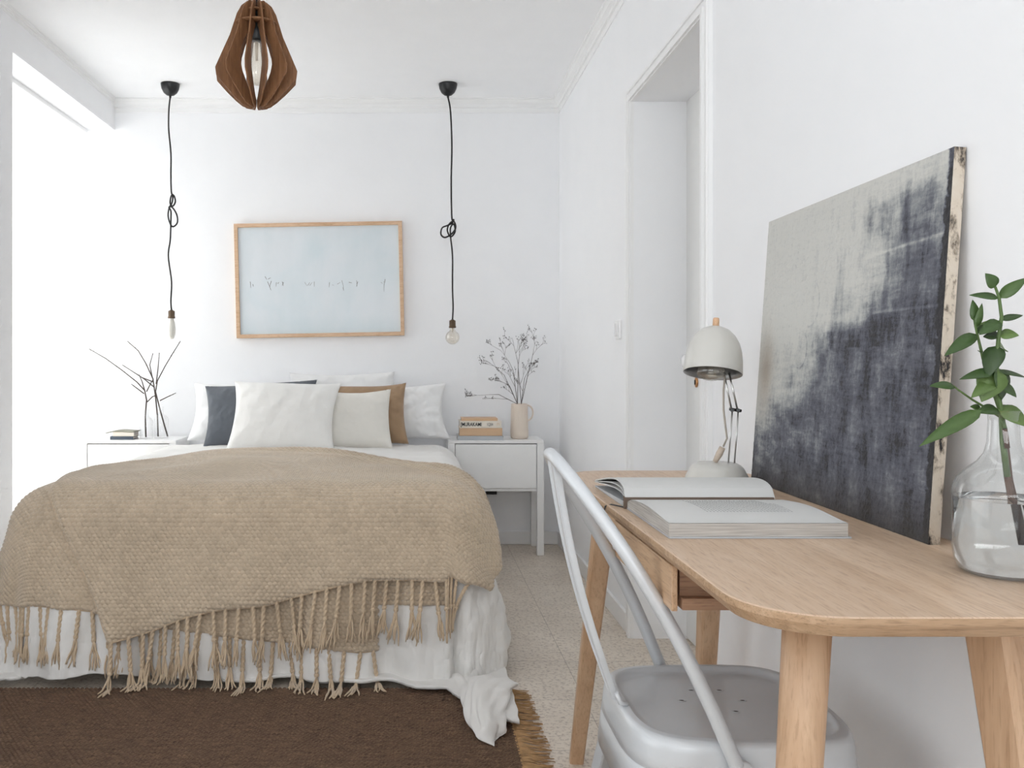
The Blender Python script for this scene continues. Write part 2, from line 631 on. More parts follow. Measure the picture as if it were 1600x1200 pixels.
# door casing and door
mb = MB()
for (a, b, p) in ((0, .050, .012), (.004, .018, .020), (.036, .046, .017)):
    x0 = XR_W - p
    mb.box(x0, XR_W, DJ1 + a, DJ1 + b, 0, DZ + b)
    mb.box(x0, XR_W, DJ0 - b, DJ0 - a, 0, DZ + b)
    mb.box(x0, XR_W, DJ0 - a, DJ1 + a, DZ + a, DZ + b)
struct('trim_5', mb, M['trim'])
d = MB()
d.box(.974, 1.012, DJ0 - .03, DJ1 + .03, .006, DZ + .03)
door = d.build('door_1', M['door'])
tag(door, kind='structure')
kb = MB()
Rk = Matrix(((0, 0, -1), (0, 1, 0), (1, 0, 0)))     # lathe axis -> -x
kb.lathe([(0, 0), (.019, 0), (.019, .006), (.009, .012), (.009, .030), (.020, .038), (.025, .048), (.022, .058), (.010, .064), (0, .065)], (.974, 3.00, .995), 24, Rk)
kb.build('door_knob', M['porcelain'], door)
kh = MB()
kh.lathe([(0, 0), (.018, 0), (.018, .003), (.012, .005), (0, .005)], (.974, 3.04, .922), 24, Rk)
kh.m = 1
kh.box(.966, .9695, 3.038, 3.042, .914, .930)
kh.build('keyhole_plate', [M['brass'], M['black']], door)

# light switch
sw = thing('light_switch', (XR_W, 3.375, 1.115), 'small white rocker light switch on the wall left of the doorway', 'light switch')
MB().box(XR_W - .009, XR_W, 3.34, 3.41, 1.078, 1.152).build('plate', M['lacquer'], sw, bevel=.003)
MB().box(XR_W - .014, XR_W - .009, 3.352, 3.398, 1.090, 1.140).build('rocker', M['porcelain'], sw, bevel=.002)

# wall socket behind the right nightstand
so = thing('wall_socket', (.417, YB, .30), 'dark wall socket half hidden under the right nightstand', 'socket')
MB().box(.385, .445, YB - .012, YB, .27, .335).build('plate', M['black_plastic'], so, bevel=.003)

# ------------------------------------------------------------------ curtain and track
tr = MB()
tr.box(-1.800, -1.772, YP - .02, YB - .01, ZB - .022, ZB)
tag(tr.build('curtain_track', M['trim'], bevel=.002), 'white curtain track fixed under the beam over the far window', 'curtain rail')
cu = thing('sheer_curtain', (-1.785, 4.15, 0), 'floor length sheer white curtain glowing in front of the far window', 'curtain')
n, m = 420, 90
U, V = np.meshgrid(np.linspace(0, 1, n), np.linspace(0, 1, m), indexing='ij')
Yc = YP - .05 + U * (YB - .03 - (YP - .05))
top = ZB - .040
hang = .062 * np.abs(np.sin(U * PI * 9)) ** 1.3          # sags between the hooks
Zc = 0.015 + (top - .015) * V - hang * sstep(.90, 1.0, V)
amp = .012 + .018 * (1 - V) ** .7
Xc = -1.785 + amp * np.sin(U * 2 * PI * 17 + 1.2 * np.sin(U * 11) + .5 * np.sin(V * 3)) + .006 * np.sin(U * 2 * PI * 41 + V * 2)
grid_mesh('fabric', np.stack([Xc, Yc, Zc], -1), M['curtain'], cu)
hk = MB()
for k in range(10):
    y = YP + .0 + k * (YB - YP - .06) / 9
    hk = MB(); hk.tube([(-1.786, y, ZB - .022), (-1.786, y, ZB - .052), (-1.780, y, ZB - .060)], .0028, 6)
    hk.build('hook', M['trim'], cu)


# ------------------------------------------------------------------ bed
ZT = .562
BXL, BXR, BYF = -1.175, .095, 2.885
R0 = .115
PHI = math.radians(13)
THM = PI / 2 - PHI


def drape(s, t, off=0.0, wr=1.0, zmin=.019, floor_bump=0.0):
    """lay cloth coordinates (s across the bed, t along it, t decreasing towards the foot) over the bed"""
    s = np.asarray(s, float); t = np.asarray(t, float)
    off = np.asarray(off, float) + 0 * s
    a = np.where(s > BXR, s - BXR, np.where(s < BXL, s - BXL, 0.0))
    b = np.maximum(BYF - t, 0)
    d = np.hypot(a, b)
    ang = np.arctan2(np.abs(a), b + 1e-9)
    sg = np.sign(a)
    q = np.where(sg > 0, 1.6, 1.0)
    ang2 = (PI / 2) * (np.clip(ang / (PI / 2), 0, 1)) ** q
    nx = sg * np.sin(ang2); ny = -np.cos(ang2)
    th = np.minimum(d / R0, THM)
    l = np.maximum(d - R0 * THM, 0)
    g = R0 * np.sin(th) + l * np.cos(THM)
    h = R0 * (1 - np.cos(th)) + l * np.sin(THM)
    # perimeter coordinate for the hanging folds
    p = np.clip(s, BXL, BXR) + sg * (ang * .30) + sg * np.maximum(t - BYF, 0) * (np.abs(a) > 0)
    k = sstep(.02, .42, l)
    fold = (.026 * np.sin(p * 2 * PI / .36 + .7 + 1.5 * np.sin(p * 3.1)) + .012 * np.sin(p * 2 * PI / .17 + 2.0 + 2 * np.sin(p * 5))) * k * (1 - .75 * (sg > 0) * sstep(.35, 1.1, ang))
    inside = np.minimum(np.minimum(s - BXL, BXR - s), 1.0)
    bulge = (.016 * sstep(0, .5, inside) + .010 * wav(s, t, .8, 3, 2) * sstep(0, .2, inside)) * (d <= 0) * sstep(0, .45, t - BYF)
    off = off + fold
    cx = np.clip(s, BXL, BXR); cy = np.maximum(t, BYF)
    X = cx + nx * (g + off * np.sin(th))
    Y = cy + ny * (g + off * np.sin(th))
    Z = ZT - h + bulge + off * np.cos(th)
    # what reaches the floor runs outwards over it
    ex = np.maximum(zmin - Z, 0)
    Z = np.maximum(Z, zmin) + floor_bump * sstep(0, .08, ex)
    X = X + nx * ex * .55; Y = Y + ny * ex * .9
    return X, Y, Z, d, ex


bed = thing('bed', (-.53, 3.8, 0), 'wide low double bed against the back wall between the two nightstands', 'bed')
MB().box(-1.20, .155, 2.95, 4.74, .10, .26).build('bed_base', M['sheet'], bed, bevel=.02)
MB().box(-1.205, .155, 2.93, 4.74, .262, .53).build('mattress', M['sheet'], bed, bevel=.04, seg=3)
for (x, y) in ((-1.13, 2.99), (.06, 2.99), (-1.13, 4.6), (.06, 4.6), (-.95, 2.97)):
    MB().tube([(x, y, .0), (x, y, .10)], [.022, .028], 16).build('leg', M['lamp'], bed)


def hem_b(z):
    """overrun beyond the foot edge at which the front face reaches height z"""
    h = ZT - z
    l = (h - R0 * (1 - math.cos(THM))) / math.sin(THM)
    return R0 * THM + l


def px_front(px, py):
    Y = 2.76
    for _ in range(6):
        z = 1 - (py - VY) * Y / F
        b = hem_b(z)
        l = b - R0 * THM
        Y = BYF - (R0 * math.sin(THM) + l * math.cos(THM))
    return (px - VX) * Y / F, b


HEM = [px_front(*p) for p in ((0, 1066), (60, 1058), (150, 1053), (300, 1063), (440, 1070), (520, 1064), (600, 1086), (640, 1082), (680, 1092))]
HEM_s = np.array([e[0] for e in HEM]); HEM_b = np.array([e[1] for e in HEM])


# duvet
def duvet():
    n, m = 620, 620
    # s from the left hang to the right hang, t from the head to the foot hang
    u = np.linspace(0, 1, n); v = np.linspace(0, 1, m)
    U, V = np.meshgrid(u, v, indexing='ij')
    s = (BXL - .56) + U * ((BXR + .57) - (BXL - .56))
    front = np.interp(s, HEM_s, HEM_b) + .006 * np.sin(s * 23 + 1)
    front = front + .07 * sstep(BXR - .08, BXR + .25, s)
    tb = 4.35
    t = tb + V * ((BYF - front) - tb)
    w1 = np.abs(wav(s, t, .30, 11, 4)) ; w2 = wav(s * 1.0, t * .45, .10, 5, 3)
    X, Y, Z, d, ex = drape(s, t, 0)
    k = sstep(.08, .35, d)
    ripp = k * (.010 * wav(s, t * .35, .14, 21, 3) + .008 * (w1 - .4)) + (1 - k) * (.0035 * wav(s, t, .22, 8, 4))
    # bunched puddle at the right corner, with a deeper crease pattern
    cr = sstep(.25, .5, s - BXR + .35) * sstep(.30, .55, BYF - t)
    ripp = ripp + cr * (.014 * wav(s, t, .20, 31, 3) + .010 * np.abs(wav(s, t, .11, 77, 3)))
    off = .006 + ripp
    hemr = sstep(.94, 1.0, V) * .006
    X, Y, Z, d, ex = drape(s, t, off - hemr, zmin=.029)
    Z = Z + sstep(0, .06, ex) * (.022 * np.abs(np.sin(ex * 20 + s * 4)) + .026 * np.abs(wav(s, t, .22, 41, 2))) * (1 - sstep(.88, .98, V)) * (1 - sstep(.90, .98, U))
    P = np.stack([X, Y, Z], -1)
    o = grid_mesh('duvet', P, M['duvet'])
    sd = o.modifiers.new('thickness', 'SOLIDIFY'); sd.thickness = .010; sd.offset = -1
    return o


dv = duvet()
tag(dv, 'crumpled white linen duvet spilling from the bed foot onto the rug', 'duvet')
# rolled tail of the duvet corner lying on the rug
def corner_tail():
    n, m = 70, 72
    U, V = np.meshgrid(np.linspace(0, 1, n), np.linspace(0, 1, m), indexing='ij')
    cx = .215 - .060 * U + .050 * U ** 2.5
    cy = 2.56 - .30 * U
    a = V * 2 * PI + .9 * U
    rx = (.080 - .048 * U ** .8) * (1 - .92 * sstep(.93, 1, U))
    rz = (.034 - .012 * U) * (1 - .9 * sstep(.90, 1, U))
    # lengthwise pleats that deepen towards the squeezed end
    pl = 1 + (.10 + .10 * U) * np.sin(V * 2 * PI * 4 + U * 5) + .06 * np.sin(V * 2 * PI * 9 - U * 8)
    X = cx + rx * np.cos(a) * pl
    Yy = cy + .020 * np.cos(a) * U
    Z = .014 + rz + rz * np.sin(a) * pl + .010 * np.sin(U * 7) * (1 - U)
    Z = np.maximum(Z, .012)
    return grid_mesh('corner_tail', np.stack([X, Yy, Z], -1), M['duvet'], dv)


ct = corner_tail()


# ------------------------------------------------------------------ knitted throw
KX, KY, KH = .0150, .0110, .0135


def knit(s, t):
    row = np.floor(t / KY)
    du = (s / KX + .5 * (row % 2)) % 1.0 - .5
    dv_ = (t / KY) % 1.0 - .5
    # slanted beads
    du2 = du + dv_ * .35
    du2 = (du2 + .5) % 1.0 - .5
    q = np.clip(1 - (2 * du2) ** 2 * 1.25, 0, 1) * np.clip(1 - (2 * dv_) ** 2 * 1.30, 0, 1)
    return KH * q ** .65 - .004


def yarn(s, t):
    """a slightly different tone for each stitch"""
    row = np.floor(t / KY)
    cell = np.floor(s / KX + .5 * (row % 2) + .175)
    h = np.sin(row * 12.9898 + cell * 78.233) * 43758.5453
    return h - np.floor(h)


O_EDGE = [px_front(*p) for p in ((180, 1003), (240, 985), (300, 962), (350, 951), (420, 945), (470, 930), (530, 915), (575, 906), (640, 905), (690, 908))]
O_s = np.array([e[0] for e in O_EDGE] + [BXR + .06, BXR + .17, BXR + .30])
O_b = np.array([e[1] for e in O_EDGE] + [.30, .28, .20])
U_EDGE = [px_front(*p) for p in ((-60, 985), (0, 958), (60, 946), (150, 954), (200, 975), (300, 985), (400, 998), (480, 1008), (560, 1018), (590, 1016))]
U_s = np.array([-1.62] + [e[0] for e in U_EDGE])
U_b = np.array([.05] + [e[1] for e in U_EDGE])


def bO(s): return np.interp(s, O_s, O_b)
def bU(s):
    b = np.interp(s, U_s, U_b)
    a = np.maximum(BXL - s, 0)
    return np.where(a > 0, np.sqrt(np.maximum(float(np.interp(BXL, U_s, U_b)) ** 2 - a ** 2, .02)), b)
BK = np.polyfit([-1.30, -1.12, -1.03, -.85, -.68, -.45, -.26, .005, .15, .30, .42], [3.15, 3.38, 3.56, 3.74, 3.80, 3.74, 3.63, 3.36, 3.22, 3.08, 3.0], 4)
def backO(s): return np.polyval(BK, s) + .008 * np.sin(s * 14)
def backU(s): return np.polyval(BK, np.clip(s, -1.2, .3)) - .06 + .01 * np.sin(s * 9)


def ridges(s, t):
    bk = np.polyval(BK, s)
    r = .016 * np.exp(-((t - (bk - .09 + .015 * np.sin(s * 5))) / .030) ** 2) * sstep(-.9, -.4, s)
    r += .014 * np.exp(-((t - (bk - .21 - .05 * s + .02 * np.sin(s * 6 + 1))) / .036) ** 2) * sstep(-.6, -.1, s)
    r += .006 * wav(s, t, .5, 61, 2)
    return r


def throw():
    # upper layer
    n, m = 960, 860
    U, V = np.meshgrid(np.linspace(0, 1, n), np.linspace(0, 1, m), indexing='ij')
    sL = np.interp(V, [0, .55, .70, .82, 1.0], [-1.25, -1.17, -1.09, -1.02, O_s[0]])
    sR = BXR + .30
    s = sL + (sR - sL) * U
    tb = backO(s); tf = BYF - bO(s)
    t = tb + V * (tf - tb)
    offO = .030 + ridges(s, t)
    offO = offO + .020 * sstep(.80, 1.0, V)
    edge = np.minimum(np.minimum(U * 1.7, (1 - U) * 1.7), np.minimum(V, 1 - V) * 1.2)
    offO = offO - .004 * (1 - sstep(0, .02, edge))
    X, Y, Z, d, ex = drape(s, t, offO + knit(s, t) * sstep(0, .008, edge))
    P1 = np.stack([X, Y, Z], -1); y1 = yarn(s, t)
    # lower layer
    n2, m2 = 820, 700
    U, V = np.meshgrid(np.linspace(0, 1, n2), np.linspace(0, 1, m2), indexing='ij')
    s0 = -1.62; s1 = px_front(590, 1016)[0]
    s = s0 + (s1 - s0) * U
    tb = backU(s); tf = BYF - bU(s)
    t = tb + V * (tf - tb)
    X, Y, Z, d, ex = drape(s, t, .016 + .5 * ridges(s, t) * (s < -.9) + knit(s, t + .003))
    P2 = np.stack([X, Y, Z], -1); y2 = yarn(s, t + .003)
    # small corner of the lower layer showing at the right
    n3, m3 = 150, 60
    U, V = np.meshgrid(np.linspace(0, 1, n3), np.linspace(0, 1, m3), indexing='ij')
    sa = px_front(588, 960)[0]
    s = sa + (BXR + .02 - sa) * U
    t = BYF - (.20 + V * (hem_b(.245) - .20))
    X, Y, Z, d, ex = drape(s, t, .016 + knit(s, t))
    P3 = np.stack([X, Y, Z], -1); y3 = yarn(s, t)
    o = grid_mesh('knitted_throw', [P1, P2, P3], M['wool'], None, attr={'yarn': np.concatenate([y1.ravel(), y2.ravel(), y3.ravel()])})
    sd = o.modifiers.new('thickness', 'SOLIDIFY'); sd.thickness = .006; sd.offset = -1
    return o


th = throw()
tag(th, 'beige bead knit throw with long tassels spread over the foot of the bed', 'throw')
rt = random.Random(3)


def edging(sv, bv, off, name='edging'):
    X, Y, Z, d, ex = drape(np.array(sv), BYF - np.array(bv), off)
    return MB().tube([Vector((float(a), float(b), float(c))) for a, b, c in zip(X, Y, Z)], .0040, 6).build(name, M['fringe'], th)


ss = np.linspace(O_s[0], BXR + .28, 120)
edging(ss, bO(ss), .050)
ss = np.linspace(-1.50, px_front(588, 1016)[0], 90)
edging(ss, bU(ss), .017)
vv = np.linspace(.02, 1, 110)
sl_ = np.interp(vv, [0, .55, .70, .82, 1.0], [-1.25, -1.17, -1.09, -1.02, O_s[0]])
tb_ = backO(sl_)
tt_ = tb_ + vv * ((BYF - bO(sl_)) - tb_)
edging(sl_, BYF - tt_, .030 + ridges(sl_, tt_) + .020 * sstep(.80, 1.0, vv))


def tassel(s0, b0, off, L1, L2, lean=0.0):
    """twisted cord, knot and loose ends running down over the cloth below"""
    mb = MB()
    def pt(l, ds=0, o2=0):
        s = s0 + lean * l + ds
        X, Y, Z, d, ex = drape(np.array([s]), np.array([BYF - (b0 + l)]), off + o2, zmin=.020)
        return Vector((float(X[0]), float(Y[0]), float(Z[0])))
    k = 14
    for ph in (0, PI):
        pts = []
        for i in range(k + 1):
            l = L1 * i / k - .004
            a = ph + l / .017 * PI
            pts.append(pt(l, .0028 * math.cos(a), .0028 * math.sin(a) + .004))
        mb.tube(pts, [.0046] * (k + 1), 6)
    c = pt(L1, 0, .004)
    mb.ball(c, .0078, .0078, .0082, 8, 6)
    ns = 6
    for j in range(ns):
        sp = (j - (ns - 1) / 2) / ns * .034 * rt.uniform(.5, 1.3)
        cu_ = rt.uniform(-.012, .012)
        L = L2 * rt.uniform(.82, 1.1)
        ph = rt.uniform(0, 6)
        pts = []
        for i in range(7):
            f = i / 6
            pts.append(pt(L1 + L * f, sp * f ** .8 + cu_ * f * f + .0015 * math.sin(f * 9 + ph), .004 + .004 * math.sin(f * 5 + ph)))
        mb.tube(pts, [.0028, .0030, .0030, .0029, .0028, .0026, .0016], 5)
    return mb.build('tassel', M['fringe'], th)


# upper layer tassels, one about every 4 cm of hem
for x in np.arange(O_s[0] + .01, BXR + .16, .0375):
    x = float(x) + rt.uniform(-.006, .006)
    tassel(x, float(bO(x)) - .004, .046, .092 + rt.uniform(-.006, .006), .085 + rt.uniform(-.012, .015), rt.uniform(-.13, .13))
tassel(float(BXR + .19), .27, .040, .10, .08, -.4)
for x in np.arange(-1.46, U_EDGE[-1][0], .043):
    x = float(x) + rt.uniform(-.008, .008)
    tassel(x, float(bU(x)) - .004, .014, .088 + rt.uniform(-.006, .008), .085 + rt.uniform(-.01, .02), rt.uniform(-.15, .18))


# ------------------------------------------------------------------ pillows
def pillow(name, w_, h_, th_, mat, label, c, tilt, roll=0, yaw=0, seed=0, pinch=.085, wr=.006, group=None, flange=0.0):
    n = 90
    U, V = np.meshgrid(np.linspace(-1, 1, n), np.linspace(-1, 1, n), indexing='ij')
    x = w_ / 2 * U * (1 - pinch * (1 - V ** 2) * np.abs(U) ** 3)
    z = h_ / 2 * V * (1 - pinch * (1 - U ** 2) * np.abs(V) ** 3)
    ax = np.abs(U); az = np.abs(V)
    if flange:
        ax = np.clip(ax / (1 - flange), 0, 1); az = np.clip(az / (1 - flange), 0, 1)
    prof = (np.clip(1 - ax ** 2.6, 0, 1) * np.clip(1 - az ** 2.6, 0, 1)) ** .55
    rim = sstep(0, .12, 1 - np.maximum(np.abs(U), np.abs(V)))
    sc = min(w_, h_)
    out = []
    for sgn in (-1, 1):
        wv = wav(x, z, sc * .55, seed + 5 * sgn + 9, 4, .55) * wr * 1.4 + np.abs(wav(x, z, sc * .33, seed + 50 + sgn, 3)) * wr
        rr = np.arctan2(V, U)
        rad_ = np.sin(rr * 14 + seed) * wr * .5 * sstep(.5, .95, np.maximum(np.abs(U), np.abs(V)))
        sag = 1 + .12 * (-V)
        y = sgn * (th_ / 2 * prof * sag + (wv + rad_) * rim * .9 + .002)
        y = y + .010 * np.sin(U * 3 + seed) * (np.abs(V) ** 2)
        out.append(np.stack([x, y, z + h_ / 2], -1)[:: (1 if sgn < 0 else -1)])
    o = grid_mesh(name, out, mat, None, origin=(0, 0, 0))
    # close the seam
    import bmesh
    bm = bmesh.new(); bm.from_mesh(o.data)
    bmesh.ops.remove_doubles(bm, verts=bm.verts, dist=.0045 if not flange else .0045)
    bmesh.ops.recalc_face_normals(bm, faces=bm.faces)
    bm.to_mesh(o.data); bm.free()
    for p in o.data.polygons: p.use_smooth = True
    o.location = c
    o.rotation_euler = (-tilt, roll, yaw)
    tag(o, label, 'pillow', group)
    return o


def pz(px, Y): return (px - VX) * Y / F


ZP = .590
pillow('pillow', .62, .315, .12, M['sheet'], 'plain white bed pillow leaning behind the charcoal cushion, far left of the row', (pz(388, 4.46), 4.46, ZP - .01), .40, .02, 0, 1)
pillow('pillow', .56, .345, .11, M['sheet'], 'plain white bed pillow standing against the wall, its top edge just above the tan cushion', (pz(535, 4.63), 4.64, ZP), .10, -.01, 0, 2)
pillow('pillow', .60, .305, .12, M['sheet'], 'creased white bed pillow at the right end of the row beside the tan cushion', (pz(612, 4.44), 4.455, ZP - .01), .38, -.05, .03, 3, wr=.010, pinch=.12)
pillow('cushion', .56, .325, .11, M['pil_grey'], 'charcoal grey linen cushion mostly hidden behind the large off white one', (pz(405, 4.24), 4.26, ZP - .004), .38, -.055, 0, 4, wr=.004)['category'] = 'cushion'
pillow('cushion', .51, .375, .15, M['pil_white'], 'large fluffy off white cushion in front of the charcoal one', (pz(436, 3.98), 3.99, ZP - .022), .50, .02, -.03, 5, wr=.004, pinch=.11)['category'] = 'cushion'
pillow('cushion', .40, .315, .10, M['pil_tan'], 'tan brown linen cushion behind the smaller cream cushion', (pz(574, 4.25), 4.26, ZP - .006), .36, -.045, 0, 6, wr=.005, pinch=.09)['category'] = 'cushion'
pillow('cushion', .37, .31, .12, M['pil_cream'], 'smaller square cream cushion in front of the tan one', (pz(552, 4.10), 4.11, ZP - .018), .46, -.035, .03, 7, wr=.003)['category'] = 'cushion'


# ------------------------------------------------------------------ nightstands
def nightstand(x0, label):
    x1 = x0 + .49; y0, y1 = 4.49, 4.755; H = .588; zb = .327
    r = thing('nightstand', ((x0 + x1) / 2, (y0 + y1) / 2, 0), label, 'nightstand', 'white metal nightstands beside the bed')
    MB().box(x0, x1, y0, y1, H - .016, H).build('top', M['lacquer'], r, bevel=.0025)
    b = MB()
    b.box(x0 + .004, x0 + .022, y0 + .012, y1, zb, H - .016)
    b.box(x1 - .022, x1 - .004, y0 + .012, y1, zb, H - .016)
    b.box(x0 + .022, x1 - .022, y0 + .012, y1, zb, zb + .014)
    b.box(x0 + .022, x1 - .022, y1 - .012, y1, zb + .014, H - .016)
    b.build('body', M['lacquer'], r)
    MB().box(x0 + .0375, x1 - .0375, y0 + .002, y0 + .020, zb + .016, H - .020).build('drawer_front', M['lacquer'], r, bevel=.002)
    for (lx, ly) in ((x0, y0), (x1 - .035, y0), (x0, y1 - .035), (x1 - .035, y1 - .035)):
        MB().box(lx, lx + .035, ly, ly + .035, 0, H - .016).build('leg', M['lacquer'], r, bevel=.002)
    return r


nightstand(.170, 'white nightstand right of the bed with books and a cream jug on it')
nightstand(-1.708, 'white nightstand left of the bed with glass bottles of twigs on it')
NT_Z = .588

# books on the right nightstand
def shut_book(name, x0, x1, y0, y1, z0, z1, cov, label, group, page='paper2', yaw=0.0):
    r = thing(name, ((x0 + x1) / 2, (y0 + y1) / 2, z0), label, 'book', group)
    c = min(.003, (z1 - z0) * .18)
    k = MB()
    k.box(x0, x1, y0, y1, z0, z0 + c); k.box(x0, x1, y0, y1, z1 - c, z1)
    k.box(x0, x1, y0, y0 + .003, z0 + c, z1 - c)
    k.build('cover', cov, r, bevel=.0012)
    MB().box(x0 + .003, x1 - .003, y0 + .003, y1 - .003, z0 + c, z1 - c).build('pages', M[page], r)
    r.rotation_euler = (0, 0, yaw)
    return r


yb = 4.50
G = 'books stacked on the right nightstand'
z = NT_Z
shut_book('book', pz(715, yb), pz(787, yb), yb, yb + .15, z + .0002, z + .022, M['cover_grey'], 'pale grey hardback at the bottom of the stack beside the jug', G, yaw=.0)
shut_book('book', pz(718, yb), pz(785, yb), yb + .004, yb + .145, z + .0222, z + .062, M['cover_tan'], 'thick tan book in the middle of the stack beside the jug', G)
bk_ = shut_book('book', pz(718, yb), pz(784, yb), yb + .004, yb + .14, z + .0622, z + .098, M['cover_cream'], 'white book with bold black capitals on its spine, beside the jug', G)
shut_book('book', pz(721, yb), pz(778, yb), yb + .012, yb + .13, z + .0982, z + .112, M['cover_tan'], 'thin pale tan book topmost of the stack beside the jug', G)


def lettering(txt, x, y, z, size, mat, parent, xs=1.0, bold=0.0):
    c = bpy.data.curves.new('lettering', 'FONT')
    c.body = txt; c.size = size; c.extrude = .0003; c.offset = bold
    c.align_x = 'LEFT'; c.align_y = 'CENTER'
    o = bpy.data.objects.new('lettering_source', c)
    COL.objects.link(o)
    bpy.context.view_layer.update()
    dg = bpy.context.evaluated_depsgraph_get()
    me = bpy.data.meshes.new_from_object(o.evaluated_get(dg))
    bpy.data.objects.remove(o); bpy.data.curves.remove(c)
    me.transform(Matrix.Translation((x, y, z)) @ Matrix.Rotation(PI / 2, 4, 'X') @ Matrix.Diagonal((xs, 1, 1, 1)))
    me.materials.clear()
    return link('lettering', me, mat, parent)


zc_ = NT_Z + .080
lettering('[MURAKAMI', pz(719.5, yb), yb + .0037, zc_, .025, M['ink'], bk_, .80, .0006)
lettering('1Q84', pz(760.5, yb), yb + .0037, zc_, .023, M['ink2'], bk_, .62)
lettering('/71', pz(776, yb), yb + .0037, zc_, .020, M['cover_tan'], bk_, .7)

# jug
JC = (pz(811.5, 4.60), 4.60)
jg = thing('jug', (JC[0], JC[1], NT_Z), 'cream stoneware jug with a loop handle holding dried stems on the right nightstand', 'jug')
prof = [(0, .001), (.040, .001), (.046, .006), (.047, .03), (.045, .10), (.043, .17), (.042, .182), (.039, .182), (.040, .17), (.042, .10), (.042, .02), (0, .015)]
MB().lathe(prof, (JC[0], JC[1], NT_Z), 36).build('body', M['jug'], jg)
hp = []
for i in range(15):
    a = PI * i / 14
    hp.append((JC[0] + .040 + .030 * math.sin(a), JC[1] - .008, NT_Z + .135 + .040 * math.cos(a)))
MB().tube(hp, .0045, 8, flat=1.5).build('handle', M['jug'], jg)


def branch(mb, p, dirv, L, r, depth, rnd, buds=None, spread=.55, kids=3, wob=.12, curve=0.0):
    pts = [Vector(p)]; dv2 = Vector(dirv).normalized(); n_ = 7
    for i in range(n_):
        dv2 = (dv2 + Vector((rnd.uniform(-wob, wob), rnd.uniform(-wob, wob) * .6, rnd.uniform(-wob, wob) * .5 + curve))).normalized()
        pts.append(pts[-1] + dv2 * (L / n_))
    mb.tube(pts, [max(r * (1 - .7 * i / n_), .0006) for i in range(n_ + 1)], 5)
    if buds is not None and depth == 0:
        for k in range(buds):
            q = pts[-1 - (k % 3)]
            o_ = Vector((rnd.uniform(-.008, .008), rnd.uniform(-.006, .006), rnd.uniform(-.004, .010)))
            mb.m = 1
            mb.ball(q + o_, rnd.uniform(.0016, .0030), n=5, m=4)
            mb.m = 0
    if depth > 0:
        for k in range(kids):
            i = rnd.randint(3, n_)
            a = rnd.choice((-1, 1)) * rnd.uniform(.3, 1) * spread
            d2 = (dv2 + Vector((a, rnd.uniform(-.3, .3) * spread, rnd.uniform(-.1, .2)))).normalized()
            branch(mb, pts[i], d2, L * rnd.uniform(.35, .6), r * .6, depth - 1, rnd, buds, spread, kids, wob, curve)


rn = random.Random(11)
sprays = [(760, 560), (785, 545), (800, 530), (812, 535), (845, 535), (830, 570), (745, 615), (775, 590)]
DS = ['the one whose seed heads hang to the upper left', 'second from the left among the tall ones', 'tallest one just left of the middle', 'tall one straight up in the middle',
      'the one reaching farthest right', 'short one spreading low to the right', 'low one reaching farthest left over the books', 'short one bent left below the tall ones']
for i, (tx, ty) in enumerate(sprays):
    mb = MB()
    Yj = JC[1] + rn.uniform(-.06, .06)
    base = Vector((JC[0] + rn.uniform(-.012, .012), JC[1] + rn.uniform(-.012, .012), NT_Z + .03))
    top_ = Vector((JC[0] + (.010 if tx > 811 else -.010), JC[1], NT_Z + .18))
    tip = at(tx, ty, Yj)
    mid = top_.lerp(tip, .55) + Vector(((.02 if tx < 811 else -.012), 0, .02))
    mb.tube([base, top_, top_.lerp(mid, .5), mid], [.0018, .0018, .0016, .0014], 5)
    dd = (tip - mid)
    branch(mb, mid, dd, dd.length, .0013, 2, rn, buds=4, spread=.75, kids=3, wob=.16)
    branch(mb, top_.lerp(mid, .5), dd + Vector((rn.uniform(-.08, .08), 0, 0)), dd.length * .8, .0011, 1, rn, buds=4, spread=.7, kids=3, wob=.15)
    o = mb.build('dried_stem', [M['twig2'], M['bud']])
    tag(o, 'dried stem in the cream jug, ' + DS[i], 'dried flower', 'dried stems in the cream jug')

# left nightstand: bottles, twigs, books
def bottle(cx, cy, z0, r, h, label, nm='glass_bottle', neck=.012, sh=.62, mat='glass_l', lip=True):
    b = thing(nm, (cx, cy, z0), label, 'bottle')
    pr = [(0, .001), (r * .93, .001), (r, .006), (r, h * sh), (r * .86, h * (sh + .07)), (neck, h * (sh + .18)), (neck, h * .97), (neck + .003, h), (neck, h)]
    MB().lathe(pr, (cx, cy, z0), 32).build('body', M[mat], b)
    return b


yl = 4.60
c1 = (pz(232, yl), pz(247, yl))
bottle(pz(229, yl), yl, NT_Z, .034, .150, 'small clear glass bottle with one dark twig, left of its twin', sh=.6)
bottle(pz(252, yl + .03), yl + .03, NT_Z, .038, .165, 'clear glass bottle with two dark twigs nearer the bed', sh=.6)


def twig(path, label, r0=.0044, side=(), seed=1, Y0=4.6):
    rr = random.Random(seed)
    mb = MB()
    pts = [at(x, y, Y0 + dy) for (x, y, dy) in path]
    k = len(pts)
    mb.tube(pts, [r0 * (1 - .6 * i / (k - 1)) for i in range(k)], 6)
    for i in range(k - 1):
        for j in range(2):
            q = pts[i].lerp(pts[i + 1], rr.random())
            if i > 0: mb.ball(q + Vector((rr.uniform(-.002, .002), 0, 0)), .0026, .0026, .0034, 6, 5)
    for sd in side:
        sp_ = [at(x, y, Y0 + dy) for (x, y, dy) in sd]
        mb.tube(sp_, [.0030, .0025, .0016][:len(sp_)] if len(sp_) <= 3 else [.0026] * len(sp_), 6)
        for i in range(len(sp_) - 1):
            for j in range(3):
                q = sp_[i].lerp(sp_[i + 1], rr.random())
                mb.ball(q, .0024, .0024, .0032, 6, 5)
    o = mb.build('twig', M['twig'])
    tag(o, label, 'twig')


